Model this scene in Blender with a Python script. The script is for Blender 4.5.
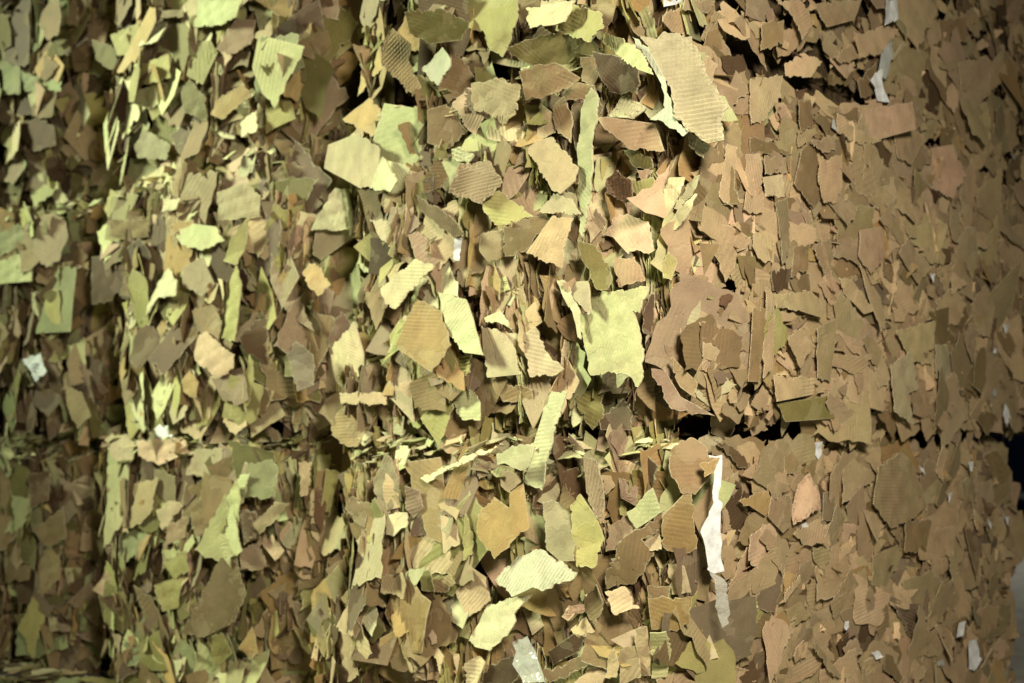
# Stack of baled waste cardboard seen on its corner, lit by a warehouse lamp and added fill lamps.
import bpy, bmesh, math, random
import numpy as np
from mathutils import Vector, Matrix
from mathutils.geometry import delaunay_2d_cdt

for o in list(bpy.data.objects):
    bpy.data.objects.remove(o)
scene = bpy.context.scene
COL = scene.collection
R = math.radians

# ------------------------------------------------------------------ camera
cam_d = bpy.data.cameras.new('camera')
cam = bpy.data.objects.new('camera', cam_d)
COL.objects.link(cam)
cam.location = (1.150, -1.759, 0.783)
fwd = Vector((-0.669 * math.cos(R(4.53)), 0.743 * math.cos(R(4.53)), math.sin(R(4.53))))
cam.rotation_euler = fwd.to_track_quat('-Z', 'Y').to_euler()
cam_d.sensor_width = 36.0
cam_d.lens = 40.43
cam_d.clip_start = 0.05
cam_d.clip_end = 200
cam_d.dof.use_dof = True
cam_d.dof.focus_distance = 2.05
cam_d.dof.aperture_fstop = 3.2
scene.camera = cam

# ------------------------------------------------------------------ light
world = bpy.data.worlds.new('World')
scene.world = world
world.use_nodes = True
world.node_tree.nodes['Background'].inputs[0].default_value = (0.80, 0.95, 0.55, 1)
world.node_tree.nodes['Background'].inputs[1].default_value = 0.018


def area(name, loc, target, size, power, col, spread=180):
    d = bpy.data.lights.new(name, 'AREA')
    d.shape = 'RECTANGLE'
    d.size, d.size_y = size
    d.energy = power
    d.color = col
    d.spread = R(spread)
    o = bpy.data.objects.new(name, d)
    COL.objects.link(o)
    o.location = loc
    o.rotation_euler = (Vector(target) - Vector(loc)).to_track_quat('-Z', 'Y').to_euler()
    return o


hl = bpy.data.lights.new('high_bay_lamp', 'SPOT')
hl.energy = 4800; hl.color = (0.88, 1.0, 0.67); hl.spot_size = R(38); hl.spot_blend = 1.0; hl.shadow_soft_size = 0.7
ho = bpy.data.objects.new('high_bay_lamp', hl); COL.objects.link(ho)
ho.location = (-6.0, -3.2, 4.2)
ho.rotation_euler = (Vector((-0.30, 0.0, 0.95)) - ho.location).to_track_quat('-Z', 'Y').to_euler()
area('fill_lamp_warm', (1.45, -1.25, 1.8), (-0.05, 0.05, 0.92), (0.45, 0.4), 34, (1.0, 0.915, 0.75), 110)  # warm fill lamp out of view, placed so its light fades along the long side
area('floor_fill_back', (-0.6, 5.6, 3.4), (-0.6, 5.6, 0), (1.2, 0.4), 17, (1.0, 0.98, 0.92), 100)  # added lamp, out of view, to brighten the floor behind the stack
scene.view_settings.view_transform = 'Standard'
scene.view_settings.look = 'None'
scene.view_settings.exposure = 0.0
scene.view_settings.gamma = 1.0
scene.view_settings.use_curve_mapping = False
scene.render.engine = 'CYCLES'

# ------------------------------------------------------------------ layout
# --- SURF
BW, BH = 1.10, 0.775           # bale width (x), height (z)


def bale_depth(c, r):
    return 1.75 if (c, r) == (0, 0) else (2.32 if c == 0 else 2.02)


def bale_origin(c, r):
    """centre of the bale's underside"""
    jx = [[-0.012, 0.008, 0.0], [-0.045, 0.0, -0.06], [-0.075, -0.02, -0.085, -0.06]][c][r]
    jy = [[0.0, 0.012, 0.03], [0.03, 0.02, 0.035], [0.05, 0.01, 0.03, 0.02]][c][r]
    return (-1.125 * c - BW / 2 + jx - 0.02, bale_depth(c, r) / 2 + jy + 0.02, BH * r)


def lown(a, b, s):
    return (math.sin(a * 5.1 + s * 1.7) * math.cos(b * 4.3 + s * 2.9) + 0.6 * math.sin(a * 11.3 + b * 7.9 + s) + 0.4 * math.cos(b * 17.1 - a * 6.3 + s * 0.7)) * 0.5


def bale_point(c, r, p):
    """p: point on the box surface (local, origin at centre of the base) -> bulging bale surface point and normal"""
    hx, hy, hz = BW / 2, bale_depth(c, r) / 2, BH / 2
    x, y, z = p[0], p[1], p[2] - hz
    rr = 0.055
    ix = max(-(hx - rr), min(hx - rr, x)); iy = max(-(hy - rr), min(hy - rr, y)); iz = max(-(hz - rr), min(hz - rr, z))
    nx, ny, nz = x - ix, y - iy, z - iz
    l = math.sqrt(nx * nx + ny * ny + nz * nz) or 1.0
    nx /= l; ny /= l; nz /= l
    X, Y, Z = ix + rr * nx, iy + rr * ny, iz + rr * nz
    u, v, w = x / hx, z / hz, y / hy
    fw = max(0.0, min(1.0, (0.5 - w) / 1.5)) ** 2
    if not (c == 0 and u > 0):
        u = u * (1.0 + 0.11 * math.sin(z * 7.5 + c * 2.1 + r * 1.3 + (1.5 if u > 0 else 0)) + 0.04 * math.sin(z * 23 + c + r))
    edge = 0.16 if not (c == 0 and u > 0) else 0.03
    Y += fw * (edge * abs(u) ** 4.5 + 0.055 * abs(v) ** 9)
    if c == 0 and u > 0:
        X -= 0.022 * abs(w) ** 6 + (0.050 if (r == 0) == (v > 0) and r < 2 else 0.012) * abs(v) ** 16
    if abs(ny) > 0.6 and w < 0:
        Y += 0.022 * lown(x, z, c * 3 + r) - 0.008
        sl = edge * 4.5 * abs(u) ** 3.5 / hx * (1 if u > 0 else -1)
        nx += sl
        l = math.sqrt(nx * nx + ny * ny + nz * nz)
        nx /= l; ny /= l; nz /= l
    elif nx > 0.6:
        X += 0.012 * lown(y, z, c * 3 + r + 5)
    return (X, Y, Z + hz), (nx, ny, nz)


def clump(c, r, face, a, z):
    """wads of layers that stand proud of or behind their neighbours: depth step, turn and tilt of the wad at (a, z)"""
    cw, ch = (0.085, 0.20) if face == 'F' else (0.16, 0.26)
    best = None
    i0, k0 = math.floor(a / cw), math.floor(z / ch)
    for i in range(i0 - 1, i0 + 2):
        for k in range(k0 - 1, k0 + 2):
            h = math.sin(i * 127.1 + k * 311.7 + c * 74.7 + r * 19.3 + (5.1 if face == 'S' else 0)) * 43758.5453
            f = h - math.floor(h); g = (h * 7.13) % 1.0; e = (h * 3.71) % 1.0; q = (h * 11.3) % 1.0
            d = ((a - (i + f) * cw) / cw) ** 2 + ((z - (k + g) * ch) / ch) ** 2
            if best is None or d < best[0]:
                best = (d, e, q, f, g)
    m = 1.0 if face == 'F' else 0.2
    return (best[1] - 0.5) * 0.072 * m, (best[2] - 0.5) * 20 * m, (best[3] - 0.5) * 15 * m, best[4]


def frame(face, yaw, pitch):
    """axes of a piece facing out of the front (F, -y) or the side (S, +x); yaw turns it left, pitch turns it up"""
    a = (-math.pi / 2 if face == 'F' else 0.0) - math.radians(yaw)
    p = math.radians(pitch)
    n = (math.cos(a) * math.cos(p), math.sin(a) * math.cos(p), math.sin(p))
    ex = (-math.sin(a), math.cos(a), 0.0)
    ey = (n[1] * ex[2] - n[2] * ex[1], n[2] * ex[0] - n[0] * ex[2], n[0] * ex[1] - n[1] * ex[0])
    return ex, ey, n
# --- END SURF


# ------------------------------------------------------------------ materials
def new_mat(name):
    m = bpy.data.materials.new(name)
    m.use_nodes = True
    nt = m.node_tree
    return m, nt, nt.nodes, nt.links, nt.nodes['Principled BSDF']


def card_material(name, source):
    """cardboard: the piece's own colour, mottling, fibres, torn pale rims, faint flutes"""
    m, nt, N, L, B = new_mat(name)

    def nd(t, **k):
        n = N.new(t)
        for a, v in k.items():
            setattr(n, a, v)
        return n
    uv = nd('ShaderNodeUVMap'); uv.uv_map = 'UVMap'
    if source == 'object':
        oi = nd('ShaderNodeObjectInfo'); base = oi.outputs['Color']
        mul = nd('ShaderNodeMath', operation='MULTIPLY'); mul.inputs[1].default_value = 37.0
        L.new(oi.outputs['Random'], mul.inputs[0])
        off = nd('ShaderNodeVectorMath', operation='ADD')
        L.new(uv.outputs[0], off.inputs[0]); L.new(mul.outputs[0], off.inputs[1])
        co = off.outputs[0]
    else:
        at = nd('ShaderNodeAttribute', attribute_name='tint'); base = at.outputs['Color']
        co = uv.outputs[0]

    def noise(scale, detail, rough=0.5):
        n = nd('ShaderNodeTexNoise'); n.inputs['Scale'].default_value = scale
        n.inputs['Detail'].default_value = detail; n.inputs['Roughness'].default_value = rough
        L.new(co, n.inputs['Vector']); return n.outputs['Fac']

    def mapr(v, a, b, c, d):
        n = nd('ShaderNodeMapRange'); L.new(v, n.inputs[0])
        for i, q in enumerate((a, b, c, d)):
            n.inputs[i + 1].default_value = q
        return n.outputs[0]

    def mixc(f, a, b, mode='MIX'):
        n = nd('ShaderNodeMix', data_type='RGBA', blend_type=mode)
        if isinstance(f, float): n.inputs[0].default_value = f
        else: L.new(f, n.inputs[0])
        for s, q in ((6, a), (7, b)):
            if isinstance(q, tuple): n.inputs[s].default_value = q
            else: L.new(q, n.inputs[s])
        return n.outputs[2]

    def math2(op, a, b):
        n = nd('ShaderNodeMath', operation=op)
        for i, q in enumerate((a, b)):
            if isinstance(q, float): n.inputs[i].default_value = q
            else: L.new(q, n.inputs[i])
        return n.outputs[0]
    mott = mapr(noise(22, 4, 0.6), 0.3, 0.7, 0.84, 1.14)
    fib = mapr(noise(420, 2), 0.3, 0.7, 0.88, 1.12)
    val = math2('MULTIPLY', mott, fib)
    grey = nd('ShaderNodeCombineColor')
    for i in range(3): L.new(val, grey.inputs[i])
    c = mixc(1.0, base, grey.outputs[0], 'MULTIPLY')
    hue = mixc(mapr(noise(7, 2), 0.36, 0.64, 0.0, 1.0), (1.025, 0.98, 0.98, 1), (0.98, 1.015, 0.95, 1))
    c = mixc(1.0, c, hue, 'MULTIPLY')
    # delaminated patches where the liner is torn off
    patch = mapr(noise(13, 3, 0.5), 0.585, 0.60, 0.0, 1.0)
    pale = mixc(0.45, base, (0.62, 0.54, 0.35, 1))
    c = mixc(math2('MULTIPLY', patch, 0.22), c, pale)
    # brown smudges
    smudge = mapr(noise(31, 3), 0.58, 0.78, 0.0, 0.28)
    c = mixc(smudge, c, (0.14, 0.09, 0.045, 1))
    # torn fibre rim
    rim = nd('ShaderNodeAttribute', attribute_name='rim')
    rj = math2('ADD', rim.outputs['Fac'], mapr(noise(160, 2), 0.3, 0.7, -0.35, 0.22))
    rm = mapr(rj, 0.62, 0.8, 0.0, 0.7)
    c = mixc(rm, c, mixc(0.5, base, (0.66, 0.60, 0.40, 1)))
    L.new(c, B.inputs['Base Color'])
    B.inputs['Roughness'].default_value = 0.78
    B.inputs['Specular IOR Level'].default_value = 0.25
    # relief: faint flutes under the liner, fibre, patch steps
    sx = nd('ShaderNodeSeparateXYZ'); L.new(uv.outputs[0], sx.inputs[0])
    fl = math2('MULTIPLY', math2('SINE', math2('MULTIPLY', sx.outputs[0], 780.0), 0.0), mapr(noise(9, 1), 0.42, 0.62, 0.0, 0.00026))
    h = math2('ADD', fl, math2('MULTIPLY', noise(260, 4, 0.65), 0.00045))
    h = math2('ADD', h, math2('MULTIPLY', noise(38, 3, 0.5), 0.0006))
    h = math2('ADD', h, math2('MULTIPLY', patch, -0.0006))
    cz = nd('ShaderNodeMath', operation='ABSOLUTE'); L.new(math2('SUBTRACT', noise(15, 2), 0.5), cz.inputs[0])
    h = math2('ADD', h, mapr(cz.outputs[0], 0.0, 0.016, -0.00035, 0.0))
    bp = nd('ShaderNodeBump'); bp.inputs['Distance'].default_value = 1.0; bp.inputs['Strength'].default_value = 0.9
    L.new(h, bp.inputs['Height']); L.new(bp.outputs[0], B.inputs['Normal'])
    return m


M_CARD = card_material('cardboard', 'object')
M_SHRED = card_material('cardboard_shreds', 'attribute')


def simple(name, col, rough=0.6, bump=0.0, scale=80, var=0.12, spec=0.3):
    m, nt, N, L, B = new_mat(name)
    tc = N.new('ShaderNodeTexCoord')
    n = N.new('ShaderNodeTexNoise'); n.inputs['Scale'].default_value = scale; n.inputs['Detail'].default_value = 5
    L.new(tc.outputs['Object'], n.inputs['Vector'])
    mr = N.new('ShaderNodeMapRange'); L.new(n.outputs['Fac'], mr.inputs[0])
    mr.inputs[1].default_value = 0.3; mr.inputs[2].default_value = 0.7
    mr.inputs[3].default_value = 1 - var; mr.inputs[4].default_value = 1 + var
    mx = N.new('ShaderNodeMix'); mx.data_type = 'RGBA'; mx.blend_type = 'MULTIPLY'; mx.inputs[0].default_value = 1.0
    mx.inputs[6].default_value = (*col, 1)
    cc = N.new('ShaderNodeCombineColor')
    for i in range(3): L.new(mr.outputs[0], cc.inputs[i])
    L.new(cc.outputs[0], mx.inputs[7]); L.new(mx.outputs[2], B.inputs['Base Color'])
    B.inputs['Roughness'].default_value = rough
    B.inputs['Specular IOR Level'].default_value = spec
    if bump:
        bp = N.new('ShaderNodeBump'); bp.inputs['Distance'].default_value = bump
        L.new(n.outputs['Fac'], bp.inputs['Height']); L.new(bp.outputs[0], B.inputs['Normal'])
    return m


M_CORE = simple('compressed_core', (0.085, 0.06, 0.032), 0.9, 0.01, 60, 0.4, 0.1)  # dark base colour stands in for shade in the gaps between pieces
M_PAPER = simple('white_paper', (0.70, 0.71, 0.71), 0.6, 0.004, 45, 0.22)
M_PAPERG = simple('grey_paper', (0.42, 0.43, 0.40), 0.6, 0.002, 90, 0.1)
M_FLOOR = simple('concrete', (0.36, 0.34, 0.29), 0.7, 0.002, 9, 0.2)
M_NAVY = simple('navy_plastic', (0.008, 0.014, 0.06), 0.45, 0.0, 12, 0.1)
M_RAIL = simple('grey_metal', (0.42, 0.44, 0.48), 0.4, 0.0, 12, 0.08)
M_INK = simple('printed_ink', (0.12, 0.13, 0.17), 0.6)
M_WIRE = simple('baling_wire', (0.10, 0.085, 0.07), 0.45, 0.0, 40, 0.25)
m, nt, N, L, B = new_mat('plastic_film')
B.inputs['Base Color'].default_value = (0.72, 0.72, 0.66, 1)
B.inputs['Roughness'].default_value = 0.16
B.inputs['Alpha'].default_value = 0.3
tcn = N.new('ShaderNodeTexCoord'); nn = N.new('ShaderNodeTexNoise'); nn.inputs['Scale'].default_value = 55
L.new(tcn.outputs['Object'], nn.inputs['Vector'])
bb = N.new('ShaderNodeBump'); bb.inputs['Distance'].default_value = 0.005
L.new(nn.outputs['Fac'], bb.inputs['Height']); L.new(bb.outputs[0], B.inputs['Normal'])
M_FILM = m

PAL = {  # base colours of the cardboard; greens hold part of the green lighting wash
    'cr': (0.49, 0.455, 0.27), 'wc': (0.54, 0.51, 0.37), 'pg': (0.405, 0.395, 0.20), 'ol': (0.33, 0.295, 0.115),
    'od': (0.17, 0.145, 0.05), 'ta': (0.41, 0.30, 0.175), 'tp': (0.47, 0.385, 0.235), 'pk': (0.44, 0.31, 0.20),
    'br': (0.225, 0.158, 0.078), 'or': (0.35, 0.235, 0.10), 'db': (0.105, 0.064, 0.033), 'gb': (0.23, 0.165, 0.105),
    'gg': (0.26, 0.28, 0.13), 'tw': (0.39, 0.355, 0.22), 'pw': (0.42, 0.45, 0.33), 'cy': (0.47, 0.41, 0.22),
    'to': (0.36, 0.275, 0.15), 'pl': (0.55, 0.40, 0.26)}


# ------------------------------------------------------------------ pieces
def jag_outline(pts, seg, rng, torn):
    """densify an outline; torn edges wander and have nicks, cut edges stay nearly straight"""
    out = []
    n = len(pts)
    for i in range(n):
        a, b = Vector(pts[i]), Vector(pts[(i + 1) % n])
        d = b - a
        ln = d.length
        if ln < 1e-5:
            continue
        is_torn = rng.random() < torn
        k = max(1, int(ln / (seg if is_torn else seg * 2.2)))
        nrm = Vector((-d.y, d.x)) / ln
        p1, p2, p3 = (rng.uniform(0, 6.28) for _ in range(3))
        amp = min(1.0, ln / 0.05)
        for j in range(k):
            t = j / k
            w = 0.0
            if j and is_torn:
                t += rng.uniform(-0.38, 0.38) / k
                e = t * ln
                w = amp * (0.0022 * math.sin(p1 + e * 95) + 0.0014 * math.sin(p2 + e * 230) + 0.0008 * math.sin(p3 + e * 610)) + rng.gauss(0, 0.00055)
                if rng.random() < 0.10:
                    w += rng.uniform(0.002, 0.006) * amp
                w *= math.sin(math.pi * min(1, max(0, t))) ** 0.3
            out.append(a + d * t + nrm * w)
    return out


def piece_mesh(name, pts, rng, seg=0.008, grid=0.016, thick=0.0035, flute=None, bend=0.1, torn=0.6, crumple=0.0, mats=None, famp=0.0017, ring=True):
    """a sheet of cardboard cut to an outline (metres, in its own plane): bent, creased, with thickness"""
    outl = jag_outline(pts, seg, rng, torn)
    xs = [p.x for p in outl]; ys = [p.y for p in outl]
    size = max(max(xs) - min(xs), max(ys) - min(ys))
    n = len(outl)
    verts = list(outl)

    OX = np.array([p.x for p in outl]); OY = np.array([p.y for p in outl])

    def keep(px, py, lim):
        """which candidate points lie inside the outline and clear of its rim"""
        px = np.array(px)[:, None]; py = np.array(py)[:, None]
        BX, BY = np.roll(OX, 1), np.roll(OY, 1)
        dy = np.where(np.abs(BY - OY) < 1e-12, 1e-12, BY - OY)
        cr = ((OY > py) != (BY > py)) & (px < (BX - OX) * (py - OY) / dy + OX)
        return (cr.sum(1) % 2 == 1) & (((OX - px) ** 2 + (OY - py) ** 2).min(1) > lim * lim)
    cand_x, cand_y = [], []
    if flute is None:
        fa = rng.uniform(0, math.pi)
        gx, gy = grid, grid
        ca, sa = math.cos(fa), math.sin(fa)
    else:
        fa = R(flute)
        gx, gy = grid, 0.0021
        ca, sa = math.cos(fa), math.sin(fa)
    rad = size * 0.8
    i = -int(rad / gx)
    while i * gx <= rad:
        j = -int(rad / gy)
        while j * gy <= rad:
            px, py = i * gx + rng.uniform(-.2, .2) * (gx if flute is None else 0.0), j * gy + (rng.uniform(-.2, .2) * gy if flute is None else 0)
            x, y = px * ca - py * sa, px * sa + py * ca
            cand_x.append(x); cand_y.append(y)
            j += 1
        i += 1
    if ring:                             # a second line just inside the rim carries the torn-fibre band
        nx_r, ny_r = np.roll(OY, -1) - np.roll(OY, 1), -(np.roll(OX, -1) - np.roll(OX, 1))
        ll = np.sqrt(nx_r ** 2 + ny_r ** 2) + 1e-9
        area2 = float((OX * np.roll(OY, -1) - np.roll(OX, -1) * OY).sum())
        sg = -1.0 if area2 > 0 else 1.0
        rx, ry = OX + sg * nx_r / ll * 0.0042, OY + sg * ny_r / ll * 0.0042
        for x, y, k_ in zip(rx, ry, keep(rx, ry, 0.0028)):
            if k_:
                verts.append(Vector((x, y)))
    for x, y, k_ in zip(cand_x, cand_y, keep(cand_x, cand_y, min(gx, gy) * 0.45)):
        if k_:
            verts.append(Vector((x, y)))
    res = delaunay_2d_cdt(verts, [], [list(range(n))], 1, 1e-6)
    v2, faces = res[0], res[2]
    onrim = [any(q < n for q in o) for o in res[3]]
    # shape
    ba = rng.uniform(0, math.pi)
    k1 = rng.uniform(-1, 1) * bend / max(size, 0.02) * 2
    k2 = rng.uniform(-0.4, 0.4) * bend / max(size, 0.02) * 2
    cb, sb = math.cos(ba), math.sin(ba)
    cr_off = rng.uniform(-0.25, 0.25) * size
    cr_s = rng.choice([0, 0, 0, 0.2, -0.2, 0.35]) * min(1, bend * 10)
    ph = [rng.uniform(0, 6.28) for _ in range(6)]
    top = []
    for p in v2:
        a = p.x * cb + p.y * sb
        b = -p.x * sb + p.y * cb
        z = k1 * a * a + k2 * b * b
        if a > cr_off: z += cr_s * (a - cr_off)
        z += (0.0008 if bend > 0.01 else 0.0002) * math.sin(p.x * 70 + ph[0]) * math.sin(p.y * 60 + ph[1])
        if crumple:
            z += crumple * (abs(math.sin(p.x * 55 + p.y * 33 + ph[2])) + abs(math.sin(p.y * 75 - p.x * 20 + ph[3])) - 0.9)
        if flute is not None:
            q = -p.x * sa + p.y * ca
            z += famp * math.sin(q * 2 * math.pi / 0.0084) * (0.75 + 0.35 * math.sin(p.x * 40 + ph[4]))
        top.append((p.x, p.y, z))
    nv = len(top)
    allv = top + [(x, y, z - thick) for x, y, z in top]
    F = [tuple(f) for f in faces] + [tuple(nv + i for i in reversed(f)) for f in faces]
    edges = {}
    for f in faces:
        for i in range(len(f)):
            e = (f[i], f[(i + 1) % len(f)])
            edges[e] = True
    for (a, b) in list(edges):
        if (b, a) not in edges:
            F.append((b, a, nv + a, nv + b))
    me = bpy.data.meshes.new(name)
    me.from_pydata(allv, [], F)
    me.update()
    uvl = me.uv_layers.new(name='UVMap')
    vi = np.zeros(len(me.loops), dtype=np.int32); me.loops.foreach_get('vertex_index', vi)
    co = np.array(allv)[:, :2]
    if flute is None:
        co = np.stack([co[:, 0] * ca + co[:, 1] * sa, -co[:, 0] * sa + co[:, 1] * ca], 1)
    uvl.data.foreach_set('uv', co[vi].astype(np.float32).ravel())
    at = me.attributes.new('rim', 'FLOAT', 'POINT')
    at.data.foreach_set('value', np.array([1.0 if q and ring else 0.0 for q in onrim] * 2, dtype=np.float32))
    sm = np.zeros(len(F), dtype=bool)      # crisp facets: card folds, it does not round off
    me.polygons.foreach_set('use_smooth', sm)
    me.materials.append(mats or M_CARD)
    return me


def random_outline(rng, w, h):
    kind = rng.random()
    if kind < 0.16:                      # shard
        a0 = rng.uniform(0, 6.28)
        return [(w * 0.62 * math.cos(a0 + t) * rng.uniform(0.8, 1.2), h * 0.62 * math.sin(a0 + t) * rng.uniform(0.8, 1.2)) for t in (0, 1.9, 4.1)]
    if kind < 0.66:                      # torn rectangle with corners knocked about
        j = 0.22
        p = [(-w / 2, -h / 2), (w / 2, -h / 2), (w / 2, h / 2), (-w / 2, h / 2)]
        p = [(x + rng.uniform(-j, j) * w, y + rng.uniform(-j, j) * h) for x, y in p]
        if rng.random() < 0.5:           # one corner cut away
            x, y = p[2]
            p[2:3] = [(x, y - h * rng.uniform(0.25, 0.5)), (x - w * rng.uniform(0.15, 0.3), y - h * rng.uniform(0.1, 0.25)), (x - w * rng.uniform(0.3, 0.5), y)]
        return p
    n = rng.choice([5, 5, 6, 7, 8])
    a0 = rng.uniform(0, 6.28)
    pts = []
    for i in range(n):
        a = a0 + (i + rng.uniform(-0.33, 0.33)) * 2 * math.pi / n
        r = rng.uniform(0.62, 1.2)
        pts.append((w / 2 * math.cos(a) * r, h / 2 * math.sin(a) * r))
    return pts


def link(me, name, parent, color=None):
    o = bpy.data.objects.new(name, me)
    COL.objects.link(o)
    o.parent = parent
    if color:
        o.color = (*color, 1)
    return o


def place(o, pos, ax):
    ex, ey, n = ax
    o.matrix_local = Matrix(((ex[0], ey[0], n[0], pos[0]), (ex[1], ey[1], n[1], pos[1]), (ex[2], ey[2], n[2], pos[2]), (0, 0, 0, 1)))


rng = random.Random(11)
LIB = []           # shared meshes of medium pieces, about 7 cm
for i in range(64):
    asp = rng.uniform(0.5, 1.0)
    LIB.append(piece_mesh('cardboard_piece', random_outline(rng, 0.092, 0.092 * asp), rng, 0.0065, 0.024, 0.0008 if i < 26 else 0.0022, None, 0.008 if i < 26 else rng.choice([0.02, 0.04, 0.08]), 0.95 if i < 26 else 0.55))
for i in range(10):
    asp = rng.uniform(0.5, 1.0)
    LIB.append(piece_mesh('fluted_piece', random_outline(rng, 0.078, 0.078 * asp), rng, 0.011, 0.03, 0.002, rng.uniform(0, 180), 0.08, 0.5, 0.0, None, rng.uniform(0.0006, 0.0018)))
SMALL = []         # arrays of shreds that are joined per bale: 0-47 flakes, 48-57 thin strips, 58-69 long sheets seen on edge


def to_arrays(me):
    co = np.zeros(len(me.vertices) * 3, dtype=np.float32); me.vertices.foreach_get('co', co)
    li = np.zeros(len(me.loops), dtype=np.int32); me.loops.foreach_get('vertex_index', li)
    ls = np.zeros(len(me.polygons), dtype=np.int32); me.polygons.foreach_get('loop_total', ls)
    rim = np.zeros(len(me.vertices), dtype=np.float32); me.attributes['rim'].data.foreach_get('value', rim)
    smo = np.zeros(len(me.polygons), dtype=bool); me.polygons.foreach_get('use_smooth', smo)
    bpy.data.meshes.remove(me)
    return co.reshape(-1, 3), li, ls, rim, smo


for i in range(48):
    SMALL.append(to_arrays(piece_mesh('shred', random_outline(rng, 0.060, 0.060 * rng.uniform(0.45, 1.0)), rng, 0.006 if i < 20 else 0.011, 0.026, 0.0006 if i < 20 else 0.0014, None, 0.008 if i < 20 else (rng.choice([0.02, 0.05, 0.09]) if i < 36 else rng.uniform(0.2, 0.4)), 1.0 if i < 20 else 0.6, rng.choice([0, 0, 0.0012]), None, 0.0, False)))
for i in range(10):
    SMALL.append(to_arrays(piece_mesh('shred', [(-0.022, -0.004), (0.02, -0.003), (0.024, 0.003), (-0.02, 0.004)], rng, 0.008, 0.02, 0.0012, None, rng.choice([0.2, 0.5]), 0.9, 0.0, None, 0.0, False)))
for i in range(12):
    w_, h_ = 0.15 * rng.uniform(0.7, 1.1), 0.05
    P_ = [(-w_ / 2, -h_ / 2), (w_ / 2, -h_ / 2 + rng.uniform(-.01, .01)), (w_ / 2 + rng.uniform(-.02, .01), h_ / 2), (rng.uniform(-.02, .02), h_ / 2 + rng.uniform(-.012, .012)), (-w_ / 2 + rng.uniform(-.01, .03), h_ / 2)]
    SMALL.append(to_arrays(piece_mesh('shred', P_, rng, 0.013, 0.017, 0.0016, None, rng.choice([0.1, 0.2, 0.32]), 1.0, rng.choice([0.002, 0.005]), None, 0.0, False)))


class Shreds:
    """many small shreds, too many to pick apart, as one mesh"""
    def __init__(self):
        self.v, self.l, self.s, self.r, self.t, self.uv, self.sm = [], [], [], [], [], [], []
        self.n = 0

    def add(self, k, pos, ax, scale, tint, rng):
        co, li, ls, rim, smo = SMALL[k]
        A = np.array(ax, dtype=np.float32)
        sc = np.array(scale, dtype=np.float32)
        self.v.append((co * sc) @ A + np.array(pos, dtype=np.float32))
        self.l.append(li + self.n); self.s.append(ls); self.r.append(rim); self.sm.append(smo)
        self.t.append(np.tile(np.array((*tint, 1.0), dtype=np.float32), (len(co), 1)))
        u = (co * sc)[:, :2] + np.array((rng.uniform(0, 30), rng.uniform(0, 30)), dtype=np.float32)
        self.uv.append(u[li])
        self.n += len(co)

    def build(self, name, parent):
        v = np.concatenate(self.v); li = np.concatenate(self.l); ls = np.concatenate(self.s)
        me = bpy.data.meshes.new(name)
        me.vertices.add(len(v)); me.vertices.foreach_set('co', v.astype(np.float32).ravel())
        me.loops.add(len(li)); me.loops.foreach_set('vertex_index', li.astype(np.int32))
        me.polygons.add(len(ls))
        st = np.concatenate([[0], np.cumsum(ls)[:-1]]).astype(np.int32)
        me.polygons.foreach_set('loop_start', st)
        me.update(calc_edges=True)
        uvl = me.uv_layers.new(name='UVMap'); uvl.data.foreach_set('uv', np.concatenate(self.uv).astype(np.float32).ravel())
        a = me.attributes.new('rim', 'FLOAT', 'POINT'); a.data.foreach_set('value', np.concatenate(self.r))
        a = me.attributes.new('tint', 'FLOAT_COLOR', 'POINT'); a.data.foreach_set('color', np.concatenate(self.t).ravel())
        me.polygons.foreach_set('use_smooth', np.concatenate(self.sm))
        me.materials.append(M_SHRED)
        me.validate()
        o = link(me, name, parent)
        o['kind'] = 'stuff'
        return o


# ------------------------------------------------------------------ floor
bm = bmesh.new()
bmesh.ops.create_grid(bm, x_segments=1, y_segments=1, size=15)
me = bpy.data.meshes.new('floor'); bm.to_mesh(me); bm.free(); me.materials.append(M_FLOOR)
fl = bpy.data.objects.new('floor', me); COL.objects.link(fl); fl['kind'] = 'structure'
fl['label'] = 'worn grey beige concrete floor beside the bale stack'
fl.location = (0, 5, 0)

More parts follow.
